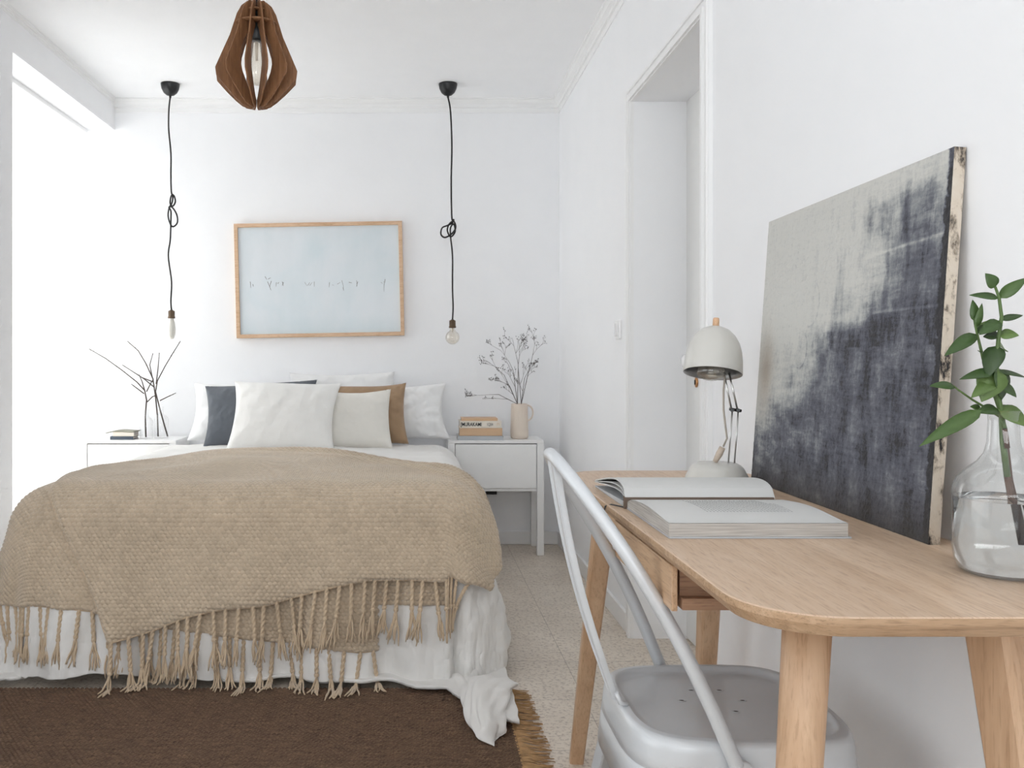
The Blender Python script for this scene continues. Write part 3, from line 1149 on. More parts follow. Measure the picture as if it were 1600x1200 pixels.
twig([(228, 683, 0), (227, 650, 0), (229, 625, 0), (226, 610, 0), (214, 597, 0), (190, 578, 0), (165, 560, .02), (139, 545, .03)],
     'bare dark twig reaching far left from the left glass bottle',
     side=[[(226, 610, 0), (222, 596, 0), (217, 585, 0)], [(229, 612, 0), (236, 598, .01), (240, 592, .01)], [(225, 615, 0), (213, 606, 0), (205, 600, 0)],
           [(230, 628, 0), (238, 620, 0), (243, 618, 0)]], seed=4)
twig([(247, 682, .03), (246, 650, .03), (243, 620, .03), (239, 592, .03), (228, 568, .03), (216, 548, .03), (199, 533, .03)],
     'taller bare twig leaning left from the right glass bottle',
     side=[[(240, 597, .03), (222, 590, .03), (191, 570, .03)], [(238, 590, .03), (234, 570, .03), (239, 552, .03)], [(241, 605, .03), (225, 592, .03), (214, 585, .03)]], seed=5)
twig([(262, 682, .03), (257, 665, .03), (250, 640, .03), (243, 612, .03), (246, 595, .03), (258, 572, .03), (270, 552, .03), (282, 533, .03)],
     'bare twig crossing to the upper right out of the right glass bottle',
     side=[[(250, 626, .03), (262, 620, .03), (275, 614, .03)], [(244, 600, .03), (247, 575, .03), (249, 551, .03)]], seed=6)
G = 'books lying on the left nightstand'
yb = 4.53
r_ = shut_book('book', pz(172, yb), pz(208, yb), yb, yb + .09, NT_Z + .0002, NT_Z + .017, M['cover_navy'], 'small blue grey book at the bottom of the pair on the left nightstand', G)
r_ = shut_book('book', pz(176, yb), pz(209, yb), yb + .002, yb + .09, NT_Z + .0172, NT_Z + .040, M['cover_cream'], 'cream book between the blue grey one and the open magazine on the left nightstand', G)
mz = thing('magazine', (pz(187, yb), yb + .05, NT_Z + .0402), 'thin magazine with curled dark edge topmost on the left nightstand', 'magazine')
U, V = np.meshgrid(np.linspace(0, 1, 20), np.linspace(0, 1, 6), indexing='ij')
P = np.stack([pz(165, yb) + U * (pz(209, yb) - pz(165, yb)), yb + .0 + V * .11, NT_Z + .046 - .010 * (1 - U) ** 2 + .004 * np.sin(U * 5)], -1)
o = grid_mesh('pages', P, M['cover_olive'], mz)
sd = o.modifiers.new('thickness', 'SOLIDIFY'); sd.thickness = .005

# ------------------------------------------------------------------ framed picture over the bed
pc = thing('framed_picture', (-.52, YB - .02, 1.12), 'pale blue painting in a thin oak frame hanging over the bed', 'picture')
PY = YB - .036
c4 = [at(365, 349.5, PY), at(628, 345, PY), at(632, 524, PY), at(369.5, 528.5, PY)]   # TL TR BR BL
cen = sum(c4, Vector()) / 4
inn = [c + (cen - c).normalized() * 0 + Vector(((1 if i in (0, 3) else -1) * .020, 0, (-1 if i < 2 else 1) * .020)) for i, c in enumerate(c4)]
fr = MB()
D = Vector((0, .034, 0))
for i in range(4):
    j = (i + 1) % 4
    o1, o2, i2, i1 = c4[i], c4[j], inn[j], inn[i]
    fr.add([o1, o2, i2, i1, o1 + D, o2 + D, i2 + D, i1 + D],
           [(0, 3, 2, 1), (4, 5, 6, 7), (0, 1, 5, 4), (3, 7, 6, 2)])
fr.build('frame', M['oak_frame'], pc, bevel=.0015)
t = NT('pale_blue_paint')
v = t.coords()
a = t.noise(v, 3.2, 5, .55, .6); b = t.noise(t.coords((1, 1, .35)), 8, 4)
c = t.ramp(a, [(.25, srgb(208, 220, 226)), (.5, srgb(217, 224, 229)), (.75, srgb(222, 225, 229))])
sp = t.n('ShaderNodeSeparateXYZ'); tc = t.n('ShaderNodeTexCoord'); t.l(tc.outputs['Object'], sp.inputs[0])
low = t.ramp(sp.outputs['Z'], [(.02, srgb(214, 226, 226)), (.12, (1, 1, 1))])
c = t.mix(.45, c, low, 'MULTIPLY')
c = t.mix(.25, c, t.ramp(b, [(.35, srgb(196, 208, 212)), (.6, srgb(222, 226, 230))]))
t.set(Base_Color=c, Roughness=.35)
cv = MB()
yo = Vector((0, .012, 0))
cv.add([p + yo for p in inn] + [p + yo + Vector((0, .01, 0)) for p in inn], [(0, 3, 2, 1), (4, 5, 6, 7), (0, 1, 5, 4), (1, 2, 6, 5), (2, 3, 7, 6), (3, 0, 4, 7)])
# small birds-like strokes along a line across the middle
cv.m = 1
YS = PY + .0115
rs = random.Random(5)


def stroke(x0, y0, x1, y1, w_=1.0):
    p = at(x0, y0, YS); q = at(x1, y1, YS)
    dd = (q - p).normalized(); nn = Vector((dd.z, 0, -dd.x)) * (.0011 * w_)
    y_ = Vector((0, .0006, 0))
    cv.add([p - nn, q - nn * .5, q + nn * .5, p + nn, p - nn + y_, q - nn * .5 + y_, q + nn * .5 + y_, p + nn + y_],
           [(0, 1, 2, 3), (4, 7, 6, 5), (0, 4, 5, 1), (1, 5, 6, 2), (2, 6, 7, 3), (3, 7, 4, 0)])


for st_ in ((391, 440, 392, 450), (395, 444, 396, 448), (414, 432, 417, 437), (419, 436, 423, 434), (418, 440, 423, 452), (424, 439, 421, 449), (422, 451, 424, 454),
            (432, 441, 431, 448), (434, 443, 436, 441), (441, 440, 443, 447), (443, 441, 441, 446), (476, 441, 480, 447), (481, 446, 484, 441), (484, 446, 488, 441),
            (491, 440, 491, 448), (515, 441, 514, 449), (519, 445, 522, 446), (527, 444, 532, 441), (534, 438, 537, 449), (536, 449, 537, 454), (545, 441, 550, 442),
            (557, 438, 558, 447), (559, 440, 557, 448), (595, 441, 598, 443), (602, 436, 600, 446), (600, 444, 600, 456), (599, 440, 602, 441)):
    stroke(*st_, w_=rs.uniform(.7, 1.5))
cv.build('painting', [t.m, M['ink2']], pc)

# ------------------------------------------------------------------ bedside pendants
def pendant(cx_px, path, y_p, label, bulb):
    Y = y_p
    can = at(cx_px, 133, Y)
    r = thing('pendant_light', (can.x, Y, ZC), label, 'pendant light', 'black cord pendants either side of the bed')
    MB().lathe([(0, 0), (.048, 0), (.0475, -.006), (.044, -.025), (.034, -.045), (.020, -.057), (.006, -.061), (.006, -.070), (0, -.070)], (can.x, Y, ZC), 32).build('canopy', M['black'], r)
    pts = [Vector((can.x, Y, ZC - .068))] + [at(x, y, Y + dy) for (x, y, dy) in path]
    # smooth through the points
    sm = []
    for i in range(len(pts) - 1):
        p0 = pts[max(i - 1, 0)]; p1 = pts[i]; p2 = pts[i + 1]; p3 = pts[min(i + 2, len(pts) - 1)]
        for k in range(6):
            u = k / 6
            sm.append(.5 * ((2 * p1) + (p2 - p0) * u + (2 * p0 - 5 * p1 + 4 * p2 - p3) * u * u + (3 * p1 - p0 - 3 * p2 + p3) * u ** 3))
    sm.append(pts[-1])
    MB().tube(sm, .0042, 8).build('cord', M['cord'], r)
    e = pts[-1]
    sk = MB()
    sk.lathe([(0, 0), (.006, 0), (.010, -.004), (.0165, -.006), (.0165, -.034), (.0185, -.036), (.0185, -.044), (0, -.044)], (e.x, e.y, e.z), 24)
    sk.build('socket', M['socket'], r)
    b = MB()
    z0 = e.z - .044
    if bulb == 'globe':
        R = .036
        pr = [(.013, 0), (.013, -.010)]
        for k in range(1, 15):
            a = .35 + (PI - .35) * k / 14
            pr.append((R * math.sin(a), -.012 - R * math.cos(.35) * 0 - (R - R * math.cos(a)) * 1.0))
        b.lathe(pr, (e.x, e.y, z0), 28)
        ob = b.build('bulb', M['bulb'], r)
        f = MB()
        f.tube([(e.x, e.y, z0), (e.x, e.y, z0 - .022)], [.005, .002], 8)
        f.tube([(e.x - .008, e.y, z0 - .045), (e.x - .006, e.y, z0 - .022), (e.x + .006, e.y, z0 - .022), (e.x + .008, e.y, z0 - .045)], .0007, 5)
        f.build('filament', M['cover_cream'], ob)
    else:
        pr = [(.012, 0), (.012, -.008), (.018, -.020), (.021, -.05), (.020, -.085), (.013, -.103), (0, -.108)]
        b.lathe(pr, (e.x, e.y, z0), 28)
        b.build('bulb', M['frost'], r)
    return r


M['socket'] = plain('bronze_socket', srgb(98, 82, 66), .35, .7)
M['frost'] = plain('frosted_bulb', srgb(238, 236, 226), .3, Transmission_Weight=.3)
pendant(266, [(264, 170, 0), (263.5, 200, 0), (267, 240, 0), (267, 275, 0), (268, 302, 0), (272, 306, .01), (274, 315, .012), (270, 322, .004), (266, 318, -.006), (267, 308, -.010), (270, 304, -.006),
              (269, 316, .0), (264, 326, .008), (263, 340, .012), (269, 354, .010), (277, 348, .004), (276, 335, -.006), (269, 324, -.010), (264, 324, -.004), (267, 330, .002), (267, 345, 0), (266, 375, 0), (263, 400, 0),
              (268, 440, 0), (267, 470, 0), (268, 484, 0)], 4.5, 'black cord pendant with long frosted bulb and looped knot left of the picture', 'tube')
pendant(700, [(704, 175, 0), (706, 230, 0), (705, 285, 0), (706, 340, 0), (709, 343, .008), (707, 348, .012), (700, 352, .006), (691, 356, 0), (689, 366, -.004), (695, 371, -.008), (705, 366, -.010), (712, 356, -.006), (709, 346, .0),
              (702, 350, .008), (699, 360, .010), (704, 370, .006), (711, 362, -.002), (709, 350, -.010), (704, 356, -.004), (704, 370, 0), (707, 400, 0), (707, 450, 0), (708, 480, 0), (707, 499, 0)],
        4.5, 'black cord pendant with round clear bulb and looped knot right of the picture', 'globe')

# ------------------------------------------------------------------ wooden slat pendant
def slat_lamp():
    Y = 2.9
    cx = (401 - VX) * Y / F
    def Z(py): return 1 - (py - VY) * Y / F
    k = Y / F
    r = thing('slatted_pendant_lamp', (cx, Y, Z(168)), 'brown plywood slatted pendant lamp hanging above the bed', 'pendant light')
    outer = [(8, 4), (16, 5), (24, 12), (31, 25), (42, 60), (54, 88), (64.5, 113), (63, 125), (48, 142), (33, 157), (22, 166), (12, 169), (5, 165)]
    inner = [(4, 158), (9, 154), (19, 140), (31, 119), (36, 100), (34, 84), (27, 68), (17, 52), (10, 44), (10, 20), (5, 10)]
    poly = [(a * k, Z(b)) for a, b in outer + inner]
    N = 12
    for i in range(N):
        a = 2 * PI * (i + .83) / N
        ca, sa = math.cos(a), math.sin(a)
        tx, ty = -sa * .0021, ca * .0021
        mb = MB()
        mb.prism(poly, lambda q: (cx + ca * q[0] + tx, Y + sa * q[0] + ty, q[1]), lambda q: (cx + ca * q[0] - tx, Y + sa * q[0] - ty, q[1]))
        mb.build('slat', M['ply'], r)
    for (py, ro, ri) in ((39, 33, 12), (18, 18, 5)):
        zz = Z(py)
        MB().lathe([(ri * k, zz + .002), (ro * k, zz + .002), (ro * k, zz - .002), (ri * k, zz - .002), (ri * k, zz + .002)], (cx, Y, 0), 32).build('ring', M['ply'], r)
    MB().lathe([(0, Z(18)), (.010, Z(19)), (.018, Z(30)), (.021, Z(45)), (.021, Z(62)), (.017, Z(64)), (0, Z(64))], (cx, Y, 0), 24).build('socket', M['black'], r)
    pr = [(.014, Z(64)), (.016, Z(70)), (.024, Z(84)), (.030, Z(100)), (.031, Z(112)), (.026, Z(124)), (.015, Z(132)), (0, Z(134))]
    b = MB().lathe(pr, (cx, Y, 0), 28).build('bulb', M['bulb'], r)
    MB().tube([(cx, Y, Z(66)), (cx, Y, Z(95))], [.006, .004], 8).build('filament', M['cover_cream'], b)
    MB().tube([(cx, Y, Z(18)), (cx + .001, Y, Z(-40)), (cx, Y, ZC - .03)], .0035, 8).build('cord', M['cord'], r)
    MB().lathe([(0, ZC), (.05, ZC), (.048, ZC - .02), (.02, ZC - .034), (0, ZC - .034)], (cx, Y, 0), 24).build('canopy', M['black'], r)


slat_lamp()

# ------------------------------------------------------------------ desk
DXL, DXR, DY0, DY1, DZT = .345, .772, .887, 2.067, .740


def desk():
    r = thing('desk', ((DXL + DXR) / 2, (DY0 + DY1) / 2, 0), 'pale ash writing desk with rounded corners against the right wall', 'desk')
    rad = .10
    out = []
    for (cx, cy, a0) in ((DXR - rad, DY1 - rad, 0), (DXL + rad, DY1 - rad, 90), (DXL + rad, DY0 + rad, 180), (DXR - rad, DY0 + rad, 270)):
        for k in range(15):
            a = math.radians(a0 + 90 * k / 14)
            out.append((cx + rad * math.cos(a), cy + rad * math.sin(a)))
    cxm, cym = (DXL + DXR) / 2, (DY0 + DY1) / 2

    def ringz(ins, z):
        pts = []
        for i, (x, y) in enumerate(out):
            q = i // 15; a = math.radians((0, 90, 180, 270)[q] + 90 * (i % 15) / 14)
            pts.append((x - ins * math.cos(a), y - ins * math.sin(a), z))
        return pts
    layers = [ringz(.0022, DZT), ringz(.0004, DZT - .0012), ringz(0, DZT - .003), ringz(0, DZT - .009), ringz(.0012, DZT - .011), ringz(.009, DZT - .0215), ringz(.010, DZT - .0225)]
    n = len(out)
    mb = MB()
    vs = [p for L in layers for p in L]
    fs = [tuple(range(n))]
    mb.add(vs, fs, False)
    for k in range(len(layers) - 1):
        for i in range(n):
            j = (i + 1) % n
            mb.f.append([k * n + i, (k + 1) * n + i, (k + 1) * n + j, k * n + j]); mb.mi.append(1 if k >= 1 else 0); mb.sm.append(False)
    mb.f.append([(len(layers) - 1) * n + i for i in range(n)][::-1]); mb.mi.append(1); mb.sm.append(False)
    mb.build('desktop', [M['ash_top'], M['ash_edge']], r)
    ZU = DZT - .0225

    def leg(p_top, p_bot, wt, wb, rnd, yaw):
        """tapering leg, rounded outside and flat inside"""
        m_ = MB()
        k = 6
        prof = []
        nseg = 28
        for i in range(nseg):
            a = 2 * PI * i / nseg
            e = 2.0 if rnd else 7.0
            ca, sa = math.cos(a), math.sin(a)
            q = (abs(ca) ** e + abs(sa) ** e) ** (-1 / e)
            prof.append((q * ca, q * sa))
        rings = []
        P0, P1 = Vector(p_top), Vector(p_bot)
        for j in range(k + 1):
            f = j / k
            c = P0.lerp(P1, f); w_ = (wt + (wb - wt) * f) / 2
            for (a, b) in prof:
                x = a * w_; y = b * w_
                rings.append((c.x + x * math.cos(yaw) - y * math.sin(yaw), c.y + x * math.sin(yaw) + y * math.cos(yaw), c.z))
        fs = []
        for j in range(k):
            for i in range(nseg):
                i2 = (i + 1) % nseg
                fs.append((j * nseg + i, j * nseg + i2, (j + 1) * nseg + i2, (j + 1) * nseg + i))
        m_.add(rings, fs, rnd)
        b0 = len(m_.v) - len(rings)
        m_.f.append([b0 + i for i in range(nseg)][::-1]); m_.mi.append(0); m_.sm.append(False)
        m_.f.append([b0 + k * nseg + i for i in range(nseg)]); m_.mi.append(0); m_.sm.append(False)
        return m_.build('leg', M['ash_z'], r)
    leg((.446, .998, ZU), (.375, .93, 0), .053, .036, True, 0)
    leg((.652, .985, ZU), (.690, .88, 0), .056, .036, False, .35)
    leg((.436, 1.985, ZU), (.402, 2.19, 0), .050, .034, False, -.10)
    leg((.675, 1.985, ZU), (.690, 2.12, 0), .050, .034, False, .05)
    # rails between the legs, drawer carcass and drawer
    MB().box(.376, .392, 1.590, 1.955, .655, ZU).build('rail', M['ash_y'], r, bevel=.002)
    cb = MB()
    cb.box(.372, .700, 1.236, 1.248, .668, ZU - .001)
    cb.box(.372, .700, 1.575, 1.587, .668, ZU - .001)
    cb.box(.372, .700, 1.222, 1.601, .652, .668)
    cb.box(.688, .700, 1.248, 1.575, .668, ZU - .001)
    cb.build('drawer_box', M['ash_x'], r)
    df_ = MB().box(.3580, .3665, 1.226, 1.582, .649, ZU - .005).build('drawer_front', [M['ash_y']], r, bevel=.0015)
    for x in (.40, .65):
        MB().box(x, x + .02, 1.02, 1.222, ZU - .02, ZU).build('batten', M['ash_x'], r)


M['ash_edge'] = wood('ash_edge_grain', (srgb(162, 130, 100), srgb(180, 148, 117), srgb(194, 164, 134)), 'X', 2, .5)
desk()

# ------------------------------------------------------------------ steel chair
def chair():
    r = thing('metal_chair', (.49, 1.425, 0), 'pale grey pressed steel chair with a looped tube back pulled up to the desk', 'chair')
    cx, cy, hx, hy = .492, 1.425, .172, .172
    ZS = .452
    N = 96

    def ring(sc, z, flare=0.0, e=4.2):
        pts = []
        for i in range(N):
            a = 2 * PI * i / N
            ca, sa = math.cos(a), math.sin(a)
            q = (abs(ca) ** e + abs(sa) ** e) ** (-1 / e)
            taper = 1 - .05 * (-(ca) * q > 0) * abs(ca * q)      # a little narrower at the back
            pts.append((cx + (hx * sc + flare) * q * ca, cy + (hy * sc + flare) * q * sa * taper, z))
        return pts
    # seat: dished pan, raised rim, rolled shoulder, skirt
    L = [ring(.02, ZS - .013, e=2), ring(.30, ZS - .013, e=2.6), ring(.60, ZS - .0125, e=3.4), ring(.78, ZS - .011), ring(.84, ZS - .0085), ring(.865, ZS - .004), ring(.88, ZS - .001), ring(.895, ZS), ring(.91, ZS - .001),
         ring(.925, ZS - .0012), ring(.945, ZS - .0018), ring(.965, ZS - .005), ring(.982, ZS - .011), ring(.993, ZS - .020), ring(1.0, ZS - .034), ring(1.0, ZS - .050, .0020), ring(1.0, ZS - .0512, .0008), ring(1.0, ZS - .0524, .0022), ring(1.0, ZS - .105, .008), ring(1.0, ZS - .105, .006), ring(.99, ZS - .05, .0), ring(.93, ZS - .008)]
    mb = MB(); n = N
    vs = [p for q in L for p in q]
    fs = [tuple(range(n))]
    for k in range(len(L) - 1):
        for i in range(n):
            j = (i + 1) % n
            fs.append((k * n + i, (k + 1) * n + i, (k + 1) * n + j, k * n + j))
    mb.add(vs, fs, True)
    seat = mb.build('seat', M['chair'], r)
    # drain slots in the pan
    for (px, py) in ((1080, 1080), (1124, 1080), (1065, 1096), (1160, 1096), (1150, 1113)):
        Yp = .562 * F / (py - VY)
        c = at(px, py, Yp); zz = ZS - .0128
        sl = MB()
        sl.lathe([(0, .0002), (.0036, .0002), (.0042, .0010), (.0060, .0008), (.0068, 0)], (0, 0, 0), 14)
        sl.v = [(c.x + p[0] * 1.15, c.y + p[1] * .8, zz + p[2]) for p in sl.v]
        for q in range(14): sl.mi[q] = 1
        sl.build('drain_hole', [M['chair'], M['hole']], seat)
    # looped back tube: plane leaning backwards
    def plane(y, z):            # x on the leaning plane
        t_ = (z - .430) / (.852 - .430)
        return .453 - .236 * t_ + .020 * math.sin(PI * t_)
    pts = []
    prof = [(-.182, .425), (-.180, .455), (-.172, .52), (-.160, .60), (-.143, .68), (-.120, .75), (-.090, .805), (-.050, .838), (0, .846)]
    prof = prof + [(-a, b) for a, b in prof[:-1]][::-1]
    ctl = [Vector((plane(a, b), cy + a, b)) for a, b in prof]
    sm = []
    for i in range(len(ctl) - 1):
        p0 = ctl[max(i - 1, 0)]; p1 = ctl[i]; p2 = ctl[i + 1]; p3 = ctl[min(i + 2, len(ctl) - 1)]
        for k in range(6):
            u = k / 6
            sm.append(.5 * ((2 * p1) + (p2 - p0) * u + (2 * p0 - 5 * p1 + 4 * p2 - p3) * u * u + (3 * p1 - p0 - 3 * p2 + p3) * u ** 3))
    sm.append(ctl[-1])
    MB().tube(sm, .0105, 12).build('back_tube', M['chair'], r)
    for sgn in (-1, 1):
        pl = MB()
        y0 = cy + sgn * .1835
        Rr = Matrix(((1, 0, 0), (0, 0, sgn), (0, 1, 0)))
        pl.lathe([(0, 0), (.0185, 0), (.0185, .003), (.016, .005), (0, .005)], (.462, y0 - sgn * .002, .415), 20, Rr)
        pl.m = 1
        pl.lathe([(0, .005), (.005, .005), (.004, .008), (0, .0082)], (.462, y0 - sgn * .002, .415), 12, Rr)
        pl.build('bolt_plate', [M['chair'], M['hole']], r)
    # centre splat: wide folded strip with a raised rib, from the seat's rear edge up to the loop
    sp = MB()
    top_ = Vector((plane(0, .842) + .002, cy, .840)); bot = Vector((cx - hx + .004, cy, ZS + .004))
    k = 16
    V_ = []
    secs = [(-.036, .0), (-.036, .007), (-.030, .0), (-.008, 0), (-.005, .006), (.005, .006), (.008, 0), (.030, 0), (.036, .007), (.036, 0)]
    for i in range(k + 1):
        f = i / k
        c = bot.lerp(top_, f) + Vector((-.012 * math.sin(PI * f), 0, 0))
        wsc = .55 + .45 * min(1, f * 5) if f < .2 else 1.0
        for (a, b) in secs:
            V_.append((c.x - b, c.y + a * wsc, c.z))
        for (a, b) in secs[::-1]:
            V_.append((c.x - b + .0022, c.y + a * wsc * .985, c.z))
    ns = len(secs) * 2
    fs = [tuple(range(ns))[::-1], tuple(range(k * ns, k * ns + ns))]
    for i in range(k):
        for j in range(ns):
            j2 = (j + 1) % ns
            fs.append((i * ns + j, i * ns + j2, (i + 1) * ns + j2, (i + 1) * ns + j))
    sp.add(V_, fs, False)
    # foot of the splat hooking over the rim
    sp.tube([(bot.x - .004, cy - .030, ZS + .02), (bot.x + .002, cy - .030, ZS + .004), (bot.x + .014, cy - .030, ZS + .002)], .004, 8)
    sp.build('splat', M['chair'], r)
    # four flared channel legs
    for sx in (-1, 1):
        for sy in (-1, 1):
            lg = MB()
            top = Vector((cx + sx * (hx - .022), cy + sy * (hy - .022), ZS - .085))
            ft = Vector((cx + sx * (hx + .045), cy + sy * (hy + .045), 0))
            k = 8; V_ = []
            dx = Vector((sx, 0, 0)); dy = Vector((0, sy, 0))
            for i in range(k + 1):
                f = i / k
                c = top.lerp(ft, f)
                wd = .062 * (1 - f) + .024 * f
                # L-section with rounded corner: outer then inner
                o_ = [c - dx * wd + dy * .006, c - dx * .012 + dy * .006, c - dx * .002 + dy * .004, c + dx * .004 - dy * .002, c + dx * .006 - dy * .012, c + dx * .006 - dy * wd]
                i_ = [c + dx * .002 - dy * wd, c + dx * .002 - dy * .012, c - dx * .004 - dy * .004, c - dx * .012 + dy * .002, c - dx * wd + dy * .002]
                V_ += o_ + i_
            ns = 11
            fs = [tuple(range(ns)), tuple(range(k * ns, (k + 1) * ns))[::-1]]
            for i in range(k):
                for j in range(ns):
                    j2 = (j + 1) % ns
                    fs.append((i * ns + j, (i + 1) * ns + j, (i + 1) * ns + j2, i * ns + j2))
            lg.add(V_, fs, False)
            lg.build('leg', M['chair'], r)


M['hole'] = plain('dark_recess', (.05, .05, .05), .7)
chair()

# ------------------------------------------------------------------ desk lamp
def desk_lamp():
    Y = 1.87
    def A(px, py, dy=0): return at(px, py, Y + dy)
    bx = A(1120, 750).x
    r = thing('desk_lamp', (bx, Y, DZT), 'warm grey metal desk lamp with a domed shade and wooden knob by the canvas', 'lamp')
    Z0 = DZT
    MB().lathe([(0, .003), (.064, .003), (.0655, .006), (.064, .012), (.055, .030), (.048, .037), (.040, .041), (0, .043)], (bx, Y, Z0), 48).build('base', M['lamp'], r)
    MB().lathe([(0, .0003), (.0665, .0003), (.0675, .004), (.0655, .0068), (0, .0068)], (bx, Y, Z0), 48).build('base_pad', M['rubber'], r)
    arm = MB()
    # lower pair, joint, upper pair
    for (x0, x1, dy) in ((1138, 1144, -.006), (1147.5, 1153.5, -.006)):
        arm.tube([A(x0, 724, dy), A(x1, 643, dy)], .0017, 8)
        arm.tube([A(x0, 724, dy + .014), A(x1, 643, dy + .014)], .0017, 8)
    for (x0, x1, dy) in ((1144, 1131, -.003), (1153.5, 1139, -.003)):
        arm.tube([A(x0, 645, dy), A(x1, 582, dy)], .0020, 8)
        arm.tube([A(x0, 645, dy + .010), A(x1, 582, dy + .010)], .0020, 8)
    arm.build('arm', M['steel'], r)
    j = MB()
    j.tube([A(1140, 639, 0), A(1158, 642, 0)], .0034, 8)
    for x in (1144, 1153.5): j.tube([A(x, 641, -.012), A(x, 641, .012)], .0040, 8)
    j.build('joint', M['black'], r)
    # shade: dome tilted a little; axis leans
    c = A(1113.5, 583)
    tl_ = math.radians(8)
    R = Matrix.Rotation(tl_, 3, 'Y')
    R = Matrix.Rotation(math.radians(-13), 3, 'X') @ R
    pr = [(.0605, 0), (.0600, .012), (.0590, .030), (.0565, .048), (.0510, .066), (.0420, .082), (.0300, .094), (.0160, .101), (0, .1025)]
    inr = [(0, .0995), (.0150, .098), (.0285, .0915), (.0400, .080), (.0490, .065), (.0545, .048), (.0570, .030), (.0580, .012), (.0588, 0)]
    mb = MB().lathe(pr[::-1] + [(.0600, -.0006)], c, 48, R)
    mb.m = 1
    mb.lathe([(.0600, -.0006)] + inr[::-1], c, 48, R)
    mb.build('shade', [M['lamp'], M['lamp_in']], r)
    kc = c + R @ Vector((0, 0, .101))
    MB().lathe([(0, 0), (.0068, 0), (.0068, .018), (.0060, .021), (0, .0215)], kc, 20, R).build('knob', M['beech'], r)
    bb = MB()
    bb.lathe([(.012, .060), (.013, .040), (.020, .026), (.0285, .010), (.0300, .0), (.0260, -.008), (.0150, -.0135), (0, -.0150)], c + Vector((-.004, 0, 0)), 28, R)
    bb.build('bulb', M['bulb'], r)
    MB().lathe([(0, .092), (.015, .092), (.015, .055), (0, .055)], c, 20, R).build('socket', M['lamp_in'], r)
    cbpts = [A(1133, 586, -.012), A(1130.5, 610, -.016), A(1130.5, 640, -.016), A(1134, 670, -.014), A(1136, 685, -.012), A(1130, 698, -.010)]
    MB().tube(cbpts, .0021, 8).build('cable', M['cable'], r)
    ck = MB()
    ck.tube([A(1129, 699, -.010), A(1124, 709, -.010), A(1117, 722, -.010)], [.0065, .0075, .0052], 10)
    ck.build('cable_plug', M['plug'], r)


M['cable'] = plain('grey_fabric_cable', srgb(176, 168, 156), .8)
M['plug'] = plain('beige_switch', srgb(200, 184, 168), .5)
desk_lamp()

# ------------------------------------------------------------------ big canvas leaning on the wall
def canvas():
    ct_ = thing('abstract_canvas', (.73, 1.56, DZT), 'large blue grey abstract canvas leaning against the wall on the desk', 'painting')
    # front face corners: near bottom, near top, far bottom, far top
    nb = Vector((.7205, 1.235, DZT + .0005)); ntp = Vector((.7670, 1.250, 1.303))
    fb = Vector((.7205, 1.885, DZT + .0005)); ft = Vector((.7670, 1.905, 1.298))
    n, m = 300, 260
    U, V = np.meshgrid(np.linspace(0, 1, n), np.linspace(0, 1, m), indexing='ij')      # u: far -> near, v: up
    nbv, ntv, fbv, ftv = [np.array(p) for p in (nb, ntp, fb, ft)]
    P = ((1 - U)[..., None] * ((1 - V)[..., None] * fbv + V[..., None] * ftv) + U[..., None] * ((1 - V)[..., None] * nbv + V[..., None] * ntv))
    # dark share: boundary u_b(v) with brushy noise
    ub = np.interp(V, [0, .10, .20, .28, .36, .46, .55, .60, .70, .85, 1.0], [-.3, -.15, -.02, .12, .30, .34, .42, .66, .75, .82, .88])
    x = U * .66; z = V * .57
    nz = wav(x, z * .5, .16, 101, 5, .62) * .10 + wav(x * .4, z, .07, 102, 4, .6) * .06
    dk = sstep(-.26, .26, U - ub + nz * 1.3)
    # lighter vertical band near the near top, pale edge strip
    dk = dk * (1 - .9 * sstep(.80, 1.0, V) * sstep(.93, .97, U)) * (1 - .75 * sstep(.90, .97, V))
    # drips of darker tone in the pale part
    drip = np.clip(wav(x, z * .18, .055, 103, 4, .6) * 1.1, 0, 1) * sstep(.25, .5, U) * .40 * (V > .5) * (1 - sstep(.92, 1, V))
    pat = np.clip(wav(x * .5, z, .10, 104, 5, .65), 0, 1)
    dk2 = np.clip(dk * (.82 + .25 * wav(x, z * .4, .09, 105, 4, .6)) + drip, 0, 1)
    dk2 = np.clip(dk2 - .45 * pat * sstep(.3, .9, dk) * sstep(.62, .1, V) * sstep(.8, .2, U), 0, 1)
    for (cu_, cv_, rr_) in ((.35, .655, .036), (.30, .50, .030)):
        rad_ = np.hypot((U - cu_) * .66, (V - cv_) * .57 * .8)
        dk2 = dk2 + .22 * np.exp(-((rad_ - rr_) / .0018) ** 2) * (np.sin(np.arctan2(V - cv_, U - cu_) * 1.3 + 2) > -.3)
    dk2 = dk2 - .30 * np.exp(-((V - .735 - .05 * U) / .004) ** 2) * (U > .66) - .2 * np.exp(-((V - .60) / .004) ** 2) * (U > .7)
    rag = wav(x, z, .03, 120, 4, .7)
    dk2 = dk2 + .8 * sstep(.976, .986, U + .010 * rag)
    dk2 = np.clip(dk2, 0, 1.5)
    warm = np.exp(-((U - .06) / .05) ** 2 - ((V - .42) / .14) ** 2)
    rel = wav(x, z, .013, 106, 3, .7) * .0006 + wav(x * .3, z, .006, 107, 2) * .0003
    nrm = np.array((-1.0, 0, .08)); nrm /= np.linalg.norm(nrm)
    P = P + rel[..., None] * nrm
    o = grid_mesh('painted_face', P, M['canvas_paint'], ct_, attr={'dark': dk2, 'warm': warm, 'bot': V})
    th_ = Vector((.0165, 0, -.0012))
    e = MB()
    k = 40
    for (A0, A1, nm) in ((nb, ntp, 0), (fb, ft, 0), (fb, nb, 1), (ft, ntp, 1)):
        e.add([A0, A1, A1 + th_, A0 + th_], [(0, 1, 2, 3)])
    e.add([nb + th_, ntp + th_, ft + th_, fb + th_], [(0, 1, 2, 3)])
    e.build('canvas_edge', M['canvas_edge'], ct_)


